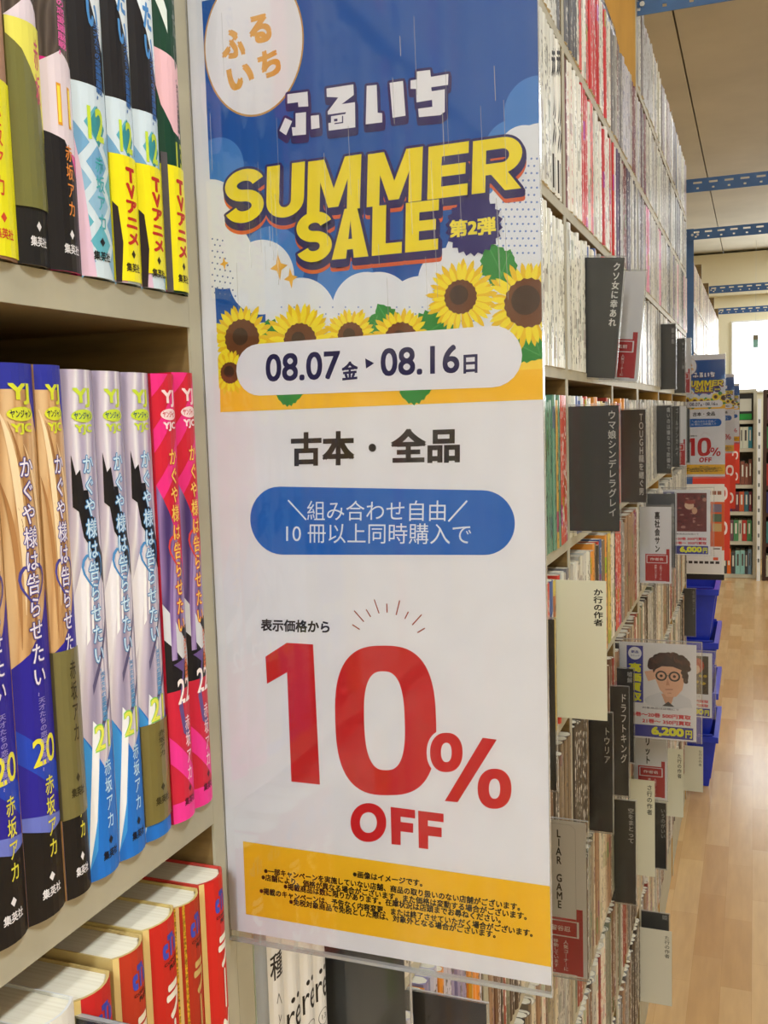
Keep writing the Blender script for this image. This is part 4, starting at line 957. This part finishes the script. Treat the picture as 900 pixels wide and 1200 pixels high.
def palette(r, y):
    if r == 0: return WK + [((128, 136, 156), .9), ((84, 84, 98), .9), ((150, 146, 150), 0), ((196, 200, 206), 0), ((180, 170, 176), 0)]
    if r == 1: return WK if y < 1.2 else ([((62, 62, 64), .9), ((84, 84, 88), .9), ((126, 126, 130), 0), ((70, 70, 72), .9)] if y < 1.33 else WR if y < 1.68 else PUR if y < 2.2 else WK + GRY + [((84, 80, 88), .9), ((60, 62, 66), .9)])
    if r == 2: return WK if y < 1.24 else ([((104, 38, 50), .9)] if y < 1.27 else WR if y < 1.72 else PUR if y < 2.1 else GRY + PNK + [((92, 96, 100), .9), ((120, 100, 134), .9), ((66, 66, 70), .9)])
    if r == 3: return WK if y < 1.42 else (WR + MIX if y < 1.85 else [((176, 196, 60), 0)] + GRY if y < 2.2 else GRY if y < 2.7 else PNK + GRY)
    if r == 4: return MUL if y < 1.26 else (WK + MIX if y < 1.8 else GRY)
    if r == 5: return MIX if y < 1.18 else ((WK + GRY) if y < 1.42 else DRK + MIX if y < 1.75 else BRN + GRY if y < 2.1 else GRY)
    if r == 6: return [((150, 140, 172), 0), ((226, 140, 44), 0), ((196, 192, 206), 0)] if y < .8 else (BRN + DRK if y < 1.12 else DRK if y < 1.4 else BRN)
    return BRN + (GRY if r > 7 else DRK[2:])
CNAME = [((230, 230, 220), 'white'), ((200, 45, 50), 'red'), ((150, 150, 148), 'grey'), ((60, 55, 52), 'blackish'), ((92, 70, 116), 'purple'), ((112, 44, 48), 'maroon'), ((222, 140, 176), 'pink'), ((188, 170, 144), 'beige'), ((125, 90, 70), 'brown'), ((70, 112, 74), 'green'), ((54, 90, 155), 'blue'), ((206, 182, 80), 'yellow'), ((226, 145, 50), 'orange'), ((112, 115, 122), 'slate'), ((176, 196, 60), 'lime')]
def cname(c): return min(CNAME, key=lambda k: sum((a - b) ** 2 for a, b in zip(k[0], c)))[1]
UPR = [(.3777, .3925), (.80, .8145), (1.243, 1.2575), (1.667, 1.6815), (2.035, 2.0656), (2.505, 2.5195), (2.93, 2.9445), (3.545, 3.56)]
def insign(x, y): return 232 < x < 646 and y < 1100 + (x - 283) * .173
CARDQ = []
for (y, z0, z1) in DIV: pass
def cands():
    out = []; rnd = random.Random(21)
    for r, z in enumerate(ROWS):
        y = .4845 if r == 5 else .394
        if r == 0: y = 2.067
        while y < 3.54:
            t = rnd.choice((.0105, .012, .0125, .014, .0155, .0165, .018)); 
            if r in (2, 1) and y < 1.24: t = .0165
            if r == 6 and .62 < y < .95: t = .0105
            hit = [b for a, b in UPR if y + t > a - .0004 and y < b + .0004]
            if hit: y = max(hit) + .0005; continue
            dv = [a for a, c, d in DIV if y - .0022 < a < y + t + .0022 and c - .01 < z + .09 < d + .01]
            if dv:
                y = max(dv) + .0026
                dv = [a for a, c, d in DIV if y - .0022 < a < y + t + .0022 and c - .01 < z + .09 < d + .01]
                if dv: continue
                if [b for a, b in UPR if y + t > a - .0004 and y < b + .0004]: continue
            pal = palette(r, y); c, ink_ = rnd.choice(pal)
            if rnd.random() < .45 and out and out[-1]['r'] == r and out[-1]['c'] in [p[0] for p in pal]: c, ink_ = out[-1]['c'], out[-1]['ink']; 
            h = rnd.choice((.182, .182, .180, .176, .1735)) if r > 1 else rnd.choice((.158, .162, .165))
            if r == 2 and y < 1.24: h = .182
            x = XS + rnd.uniform(-.0025, .001)
            a = proj((x, y, z)); b = proj((x, y + t, z + h)); m = proj((x, y + t / 2, z + h * .6)); m2 = proj((x, y + t / 2, z + h * .2)); m3 = proj((x, y + t / 2, z + h * .95))
            vis = [p for p in (m, m2, m3) if -5 < p[0] < 905 and -5 < p[1] < 1205 and not insign(*p)]
            hh = max(0, min(1200, a[1]) - max(0, b[1]))
            out.append(dict(r=r, y=y, z=z, t=t, h=h, x=x, c=c, ink=ink_, area=abs(b[0] - a[0]) * hh * len(vis) / 3, vis=len(vis) > 0))
            y += t + .0002
    return out
CA = cands()
ORD = lambda n: str(n) + ('th' if 10 <= n % 100 <= 20 else {1: 'st', 2: 'nd', 3: 'rd'}.get(n % 10, 'th'))
ROWN = ['top row', 'second row down', 'third row down', 'fourth row down', 'fifth row down', 'sixth row down', 'seventh row down', 'eighth row down', 'ninth row down', 'tenth, lowest row']
cnt = {}
for d in CA:
    if d['vis']: cnt[d['r']] = cnt.get(d['r'], 0) + 1; d['n'] = cnt[d['r']]
N_IND = 278
best = sorted([d for d in CA if d['vis']], key=lambda d: -d['area'])[:N_IND]
SM = {}
gb = 'white comics with brush lettering'
for d in best:
    if d['r'] == 2 and d['y'] + d['t'] < 1.243:
        P = Print(); K = (26, 25, 27); j = d['n'] * .03; P.text('走', (.12, .68 + j), (.78, .68 + j), (.12, .86 + j), K, .03); strand(P, (.7, .66 + j), (.5, .5), (.2, .47), .2, K); strand(P, (.2, .46), (.75, .4), (.7, .3), .22, K); strand(P, (.75, .46), (.3, .38), (.15, .28), .2, K)
        P.rect(.1, .03, .3, .24, K); P.vtext('第' + '一二三四五六七'[d['n'] % 7] + '巻', .62, .96, .9, .3, (90, 90, 90))
        big_book(d['y'], d['t'], d['z'], d['h'], P, gloss(d['c']), 'white comic with black brush lettering, %s from the left, third row down' % ORD(d['n']), gb, xs=d['x']); d['done'] = 1; continue
    k = d['t']
    if k not in SM:
        q = MB(); uvs = []; simple_book(q, k, .182, .127, 0, 0, 0, COVER, uvs); SM[k] = q.mesh('comic_book'); finish_uv(SM[k], uvs)
    o = bpy.data.objects.new('comic_book', SM[k]); COL.objects.link(o)
    o.location = (d['x'], d['y'], d['z'] + H + .0002); o.scale = (1, 1, d['h'] / .182)
    o.color = (*rgb(d['c'])[:3], d['ink'])
    tag(o, '%s comic, %s from the left, %s, right of the sale sign' % (cname(d['c']), ORD(d['n']), ROWN[d['r']]), 'book', 'comics on the long shelf')
    d['done'] = 1
q = MB(); uvs = []; tint = []
def add_stuff(d):
    n0 = len(q.f); simple_book(q, d['t'], d['h'], .127, d['x'], d['y'], d['z'] + .0002, COVER_A, uvs)
    tint.extend([(*rgb(d['c'])[:3], d['ink'], random.random())] * 0 + [(d['c'], d['ink'], d['y'] * 17.3 % 1)] * (len(q.f) - n0))
for d in CA:
    if 'done' not in d: add_stuff(d)
rnd = random.Random(15)
for r_, z in enumerate(ROWS[1:], 1):                       # the shelf goes on to the left of the frame
    y = -.484; y_end = {3: Y1L[0], 4: Y2[0], 5: Y3[0]}.get(r_, .3625)
    while True:
        t = rnd.choice((.012, .014, .0165, .018))
        if y + t > y_end - .001: break
        if y + t > -.0705 and y < -.055: y = -.0548; continue
        c, i_ = rnd.choice(MIX + WK); add_stuff(dict(t=t, h=.158 if r_ == 1 else rnd.choice((.18, .176, .1735)), x=XS - .003, y=y, z=z, c=c, ink=i_)); y += t + .0003
rnd = random.Random(8)
for z in ROWS[1:]:
    y = 4.516
    while y < 7.57:
        t = rnd.choice((.014, .018, .022))
        if not [1 for a in (5.2, 6.0, 6.8, 7.585) if y + t > a - .0004 and y < a + .015]:
            c, i_ = rnd.choice([((226, 216, 186), 0), ((206, 190, 150), 0), ((110, 84, 80), .9), ((196, 176, 170), 0), ((150, 130, 120), 0), ((232, 226, 204), 0)])
            add_stuff(dict(t=t, h=rnd.choice((.182, .176, .17)) if z < .4 else .165, x=XS - .03 + rnd.uniform(-.003, 0), y=y, z=z, c=c, ink=i_))
        y += t + .0003
o = q.build('comic_row'); me = o.data; finish_uv(me, uvs)
ca = me.color_attributes.new('tint', 'FLOAT_COLOR', 'CORNER'); fa = me.attributes.new('pick', 'FLOAT', 'FACE')
for p, (c, i_, pk) in zip(me.polygons, tint):
    fa.data[p.index].value = pk; cc = (*rgb(c)[:3], i_)
    for li in p.loop_indices: ca.data[li].color = cc
tag(o, 'the remaining hundreds of small comics packed along the aisle shelves', 'books', None, 'stuff')

# white comics under the sign's lower edge
gw = 'white comics under the sale sign'
def uvpx(y0, t, z0, h, px, py):
    p = on_x(px, py, XS); return ((p[1] - y0) / t, (p[2] - z0) / h)
ye = [.3932, .4052, .4215, .4400, .4565, .4715]
def pre(y, t, ch, px, py, w, h, num=None):
    P = Print(); u, v = uvpx(y, t, ROWS[5], .182, px, py)
    K = (30, 28, 30); u = .42
    if ch == '種': P.text(ch, (u - .33, v - .035), (u + .33, v - .035), (u - .33, v + .04), K, .01, 3); P.vtext('へとかーる', u, v - .06, v - .4, .3, (90, 90, 90))
    elif ch: P.text(ch, (u - .36, v - .03), (u + .36, v - .03), (u - .36, v + .03), K, 0, 4); P.disc(u - .1, v + .06, .09, .008, K, 12); P.disc(u + .18, v + .062, .09, .008, K, 12)
    if num: P.ring([(u + .3 * math.cos(a * math.pi / 10), v - .085 + .026 * math.sin(a * math.pi / 10)) for a in range(20)], [(u + .27 * math.cos(a * math.pi / 10), v - .085 + .0235 * math.sin(a * math.pi / 10)) for a in range(20)], (110, 110, 110)); P.text(num, (u - .13, v - .093), (u + .13, v - .093), (u - .13, v - .077), (70, 70, 70))
    return P
P = Print(); P.poly([(0, .2), (.6, .3), (1, .55), (1, .8), (.3, 1), (0, 1)], (150, 156, 160)); P.rect(0, 0, 1, .25, (150, 200, 40))
big_book(ye[0], .0115, ROWS[5], .182, P, gloss((206, 224, 206)), 'pale green comic at the upright under the sale sign', gw)
big_book(ye[1], .0160, ROWS[5], .182, pre(ye[1], .016, '種', 330, 1128, 0, 0), gloss((226, 226, 224)), 'white comic with one black character under the sale sign', gw)
big_book(ye[2], .0182, ROWS[5], .182, pre(ye[2], .0182, 're', 352, 1188, 0, 0), gloss((226, 226, 224)), 'white comic lettered low down, second white one under the sale sign', gw)
big_book(ye[3], .0162, ROWS[5], .182, pre(ye[3], .0162, 're', 372, 1163, 0, 0, '12'), gloss((226, 226, 224)), 'white comic with 12 in a ring under the sale sign', gw)
big_book(ye[4], .0148, ROWS[5], .182, pre(ye[4], .0148, 're', 391, 1143, 0, 0, '13'), gloss((226, 226, 224)), 'white comic with 13 in a ring beside the dark divider', gw)
# odd books: one lying on top of the row, one leaning
def odd(label, loc, rot, t, h, c, i_):
    q = MB(); uvs = []; simple_book(q, t, h, .12, 0, 0, 0, COVER, uvs); me = q.mesh('comic_book'); finish_uv(me, uvs)
    o = bpy.data.objects.new('comic_book', me); COL.objects.link(o); o.location = (loc[0], loc[1], loc[2] + H); o.rotation_euler = rot; o.color = (*rgb(c)[:3], i_)
    tag(o, label, 'book', 'comics on the long shelf')
odd('dark purple comic lying on its side on top of the nearer bookcase', (XS - .004, 1.76, .6175), (math.pi / 2, 0, 0), .02, .17, (52, 34, 66), .9)

# ------------------------------------------------------------------ blue steel posts and ties
STEEL = mat((56, 96, 150), .45, .5, 0, noise=.06, nscale=20); BOLT = mat((190, 192, 190), .35, .5, .8)
def tie(label, y, z, xl=-.262, xr=2.6):
    t = thing('steel_tie', label, 'steel beam', (xl, y, z), 'blue steel ties across the aisle')
    q = MB(); hh = .044; n = int((xr - xl) / .05)
    for i in range(n + 1):
        a = xl + i * .05; b = min(xr, a + .05); s0, s1 = a + .012, min(b, a + .040)
        for z0, z1, xa, xb in ((z, z + .009, a, b), (z + .015, z + .027, a, b), (z + .034, z + hh, a, b), (z + .009, z + .015, a, a + .022), (z + .009, z + .015, a + .03, b), (z + .027, z + .034, a, s0), (z + .027, z + .034, s1, b)):
            if xb > xa: q.box(xa, y, z0, xb, y + .0022, z1, STEEL)
        for y0, y1, xa, xb in ((y + .0022, y + .014, a, b), (y + .024, y + .042, a, b), (y + .014, y + .024, a, s0), (y + .014, y + .024, s1, b)):
            if xb > xa: q.box(xa, y0, z + hh - .0022, xb, y1, z + hh, STEEL)
    q.build('angle_bar', t)
    for dx in (.012, .034):
        q = MB(); q.tube((xl + dx, y - .004, z + .02), (xl + dx, y, z + .02), .005, BOLT, 8); q.build('bolt', t)
    return t
for (y, z, lb) in ((2.07, .766, 'blue steel tie with its bolted end just left of the ceiling, nearest one'), (3.575, .722, 'blue perforated steel tie crossing the ceiling at the top of the white comics'), (4.4, .695, 'blue perforated steel tie bolted to the blue post'), (6.3, .672, 'dark blue perforated steel tie, second farthest'), (7.75, .672, 'dark blue perforated steel tie, farthest and lowest')):
    tie(lb, y, z, xl=-.262 if y > 3 else -.245)
def post(label, x0, x1, y, top):
    t = thing('steel_post', label, 'steel post', (x0, y, -H))
    q = MB(); q.box(x0, y, -H, x1, y + .0025, top, STEEL); q.box(x0, y + .0025, -H, x0 + .0025, y + .04, top, STEEL); q.build('angle_bar', t)
    for z in (top - .012, top - .03):
        for x in (x0 + .012, x1 - .012):
            q = MB(); q.tube((x, y - .004, z), (x, y, z), .0045, BOLT, 8); q.build('bolt', t)
post('tall blue steel post behind the end of the long shelf', -.292, -.2475, 4.455, .75)
post('blue steel post at the far end of the tall bookcase, mostly hidden', -.268, -.226, 3.606, .768)

# ------------------------------------------------------------------ blue shopping baskets stacked at the shelf end
BB = mat((30, 54, 190), .3, .5, noise=.05, nscale=30); BB2 = mat((24, 44, 170), .35, .5)
bx0, bx1, by0, by1 = -.44, -.118, 3.66, 4.06
for i, (zt, hh, lb) in enumerate(((-1.192, .197, 'lowest blue shopping basket, standing on the floor'), (-1.03, .18, 'second blue shopping basket from the floor'), (-.845, .2, 'third blue shopping basket from the floor'), (-.65, .2, 'top blue shopping basket of the stack'))):
    t = thing('shopping_basket', lb, 'basket', ((bx0 + bx1) / 2, (by0 + by1) / 2, zt - hh), 'stacked blue shopping baskets')
    def ringp(z, ins): return [(bx0 + ins, by0 + ins, z), (bx1 - ins, by0 + ins, z), (bx1 - ins, by1 - ins, z), (bx0 + ins, by1 - ins, z)]
    q = MB(); b0_, b1_ = ringp(zt - hh, .034), ringp(zt - .004, .009); c0, c1 = ringp(zt - hh + .003, .037), ringp(zt - .004, .012)
    for j in range(4):
        k = (j + 1) % 4; q.face([b0_[j], b0_[k], b1_[k], b1_[j]], BB); q.face([c0[k], c0[j], c1[j], c1[k]], BB2); q.face([b1_[j], b1_[k], c1[k], c1[j]], BB)
    q.face(list(reversed(b0_)), BB); q.face(c0, BB2)
    for f in (.25, .5, .75):                                    # ribs on the front and right side
        for (p, p2) in ((0, 1), (1, 2)):
            A0 = Vector(b0_[p]).lerp(Vector(b0_[p2]), f); A1 = Vector(b1_[p]).lerp(Vector(b1_[p2]), f); q.tube(A0, A1, .004, BB, 6)
    q.build('basket_body', t)
    q = MB()
    for (a0, a1, w0, w1) in ((bx0, bx1, by0, by0 + .016), (bx0, bx1, by1 - .016, by1)): q.box(a0, w0, zt - .022, a1, w1, zt, BB)
    for (a0, a1) in ((bx0, bx0 + .016), (bx1 - .016, bx1)): q.box(a0, by0 + .016, zt - .022, a1, by1 - .016, zt, BB)
    q.build('rim', t)
    for y in (by0 + .008, by1 - .008):
        q = MB(); q.tube((bx0 + .02, y, zt + .0045), (bx1 - .02, y, zt + .0045), .004, BB2, 8); q.build('handle', t)

# ------------------------------------------------------------------ far end: low bookcases against the wall
M_PALE = mat((206, 200, 176), .6, .3, noise=.04, nscale=10)
def low_case(label, x0, x1, y, levels, top, m, dark):
    t = thing('low_bookcase', label, 'bookcase', (x0, y, -H))
    for x in (x0, x1 - .025):
        q = MB(); q.box(x, y, -H, x + .025, y + .32, top, m); q.build('upright', t)
    for z in levels:
        q = MB(); q.box(x0 + .0252, y, z - .028, x1 - .0252, y + .31, z, m); q.build('shelf_board', t)
    q = MB(); q.box(x0 + .0252, y + .3102, -H, x1 - .0252, y + .32, top - .03, dark); q.build('back_panel', t)
    q = MB(); q.box(x0 + .0252, y, top - .028, x1 - .0252, y + .31, top, m); q.build('top_board', t)
    return t
LV = [-.116, -.34, -.633, -.85, -1.09, -1.36]
low_case('pale low bookcase facing the aisle at the far end', -1.2, .012, 8.4, LV, .13, M_PALE, mat((120, 112, 92), .7))
low_case('dark brown low bookcase at the right edge of the far end', .06, 1.3, 8.3, LV, .12, mat((74, 50, 38), .55, noise=.1, nscale=12), mat((50, 36, 30), .7))
rnd = random.Random(31)
FARC = [[((44, 44, 42), 'black')], [((226, 224, 200), 'cream'), ((56, 134, 150), 'teal'), ((214, 212, 190), 'pale'), ((170, 70, 80), 'rose')], [((120, 70, 54), 'brown'), ((140, 84, 66), 'russet'), ((112, 64, 52), 'dark brown')],
        [((60, 60, 110), 'navy'), ((120, 44, 56), 'maroon'), ((70, 80, 74), 'slate'), ((200, 90, 50), 'orange'), ((60, 110, 120), 'teal')], [((190, 60, 50), 'red'), ((70, 130, 130), 'teal'), ((210, 206, 180), 'cream'), ((80, 140, 90), 'green'), ((120, 80, 90), 'plum')], [((226, 224, 206), 'cream'), ((226, 110, 40), 'orange'), ((120, 150, 170), 'blue grey'), ((200, 196, 160), 'buff'), ((70, 70, 72), 'charcoal'), ((150, 200, 190), 'mint')]]
LVN = ['top', 'second', 'third', 'fourth', 'fifth', 'bottom']
for li, z in enumerate(LV):
    z += .0008
    x = -.02; n = 0
    while x > -.62:
        c, nm = rnd.choice(FARC[li]); w = rnd.uniform(.02, .038); h = min(rnd.uniform(.17, .21), [.24, .2, .26, .19, .2, .24][li] - .03); d = .2
        if li == 0: w = .1; h = .21
        x -= w + .002; n += 1
        nm_ = 'file_box' if li == 0 else 'paperback_book'
        t = thing(nm_, ('black and green file box, %s from the right in the far pale bookcase' % ORD(n)) if li == 0 else '%s book, %s from the right on the %s shelf of the far pale bookcase' % (nm, ORD(n), LVN[li]), 'file box' if li == 0 else 'book', (x, 8.42, z), 'file boxes at the far end' if li == 0 else 'books at the far end')
        q = MB(); q.box(x, 8.42, z, x + w, 8.42 + .003, z + h, mat(c, .5)); q.box(x, 8.423, z, x + .002, 8.42 + d, z + h, mat(c, .5)); q.box(x + w - .002, 8.423, z, x + w, 8.42 + d, z + h, mat(c, .5))
        P = Print()
        if li == 0: P.rect(x + .004, z + .005, x + w - .004, z + .05, (40, 150, 60) if n < 2 else (30, 60, 40)); P.rect(x + .006, z + .07, x + w - .006, z + .17, (206, 204, 186))
        else: P.rect(x + w * .3, z + h * .35, x + w * .7, z + h * .85, (226, 222, 206) if sum(c) < 380 else (90, 84, 80))
        P.to(q, lambda a, b, ly: (a, 8.42 - .0004 * (ly + 1), b)); q.build('cover', t)
        q = MB(); q.box(x + .0022, 8.4232, z + .001, x + w - .0022, 8.42 + d - .004, z + h - (.004 if li else .03), PAGE); q.build('page_block', t)
    x = .088; n = 0
    while x < .26:
        c, nm = rnd.choice(FARC[3] + FARC[4]); w = rnd.uniform(.022, .036); h = .17; n += 1
        t = thing('paperback_book', '%s book, %s from the left on the %s shelf of the dark brown bookcase' % (nm, ORD(n), LVN[li]), 'book', (x, 8.32, z), 'books at the far end')
        q = MB(); q.box(x, 8.32, z, x + w, 8.322, z + h, mat(c, .5)); q.box(x, 8.322, z, x + .002, 8.5, z + h, mat(c, .5)); q.box(x + w - .002, 8.322, z, x + w, 8.5, z + h, mat(c, .5)); q.build('cover', t)
        q = MB(); q.box(x + .0022, 8.3222, z + .001, x + w - .0022, 8.498, z + h - .004, PAGE); q.build('page_block', t)
        x += w + .002
t = thing('metal_strip', 'bright vertical metal strip between the two far bookcases', 'strip', (.025, 8.3, -H))
q = MB(); q.box(.018, 8.28, -H, .045, 8.3, .05, mat((238, 240, 240), .25, .6)); q.build('face', t)
for k in range(12):
    q = MB(); q.box(.026, 8.2785, -H + .15 + k * .1, .037, 8.28, -H + .18 + k * .1, mat((90, 96, 96), .5)); q.build('slot', t)
t = thing('hanging_tag', 'small green and grey tag hanging in front of the bright window', 'tag', (.0, 8.9, .48), None)
q = MB(); q.box(-.02, 8.9, .48, .02, 8.903, .585, mat((120, 160, 146), .5)); q.box(-.02, 8.8995, .545, .02, 8.9, .585, mat((110, 100, 76), .5)); q.build('tag_board', t)
q = MB(); q.tube((0, 8.9015, .585), (0, 8.9015, CEIL), .0012, mat((200, 200, 196), .5), 6); q.build('cord', t)
print('COUNTS', len(CA), sum(1 for d in CA if d['vis']), len(best))
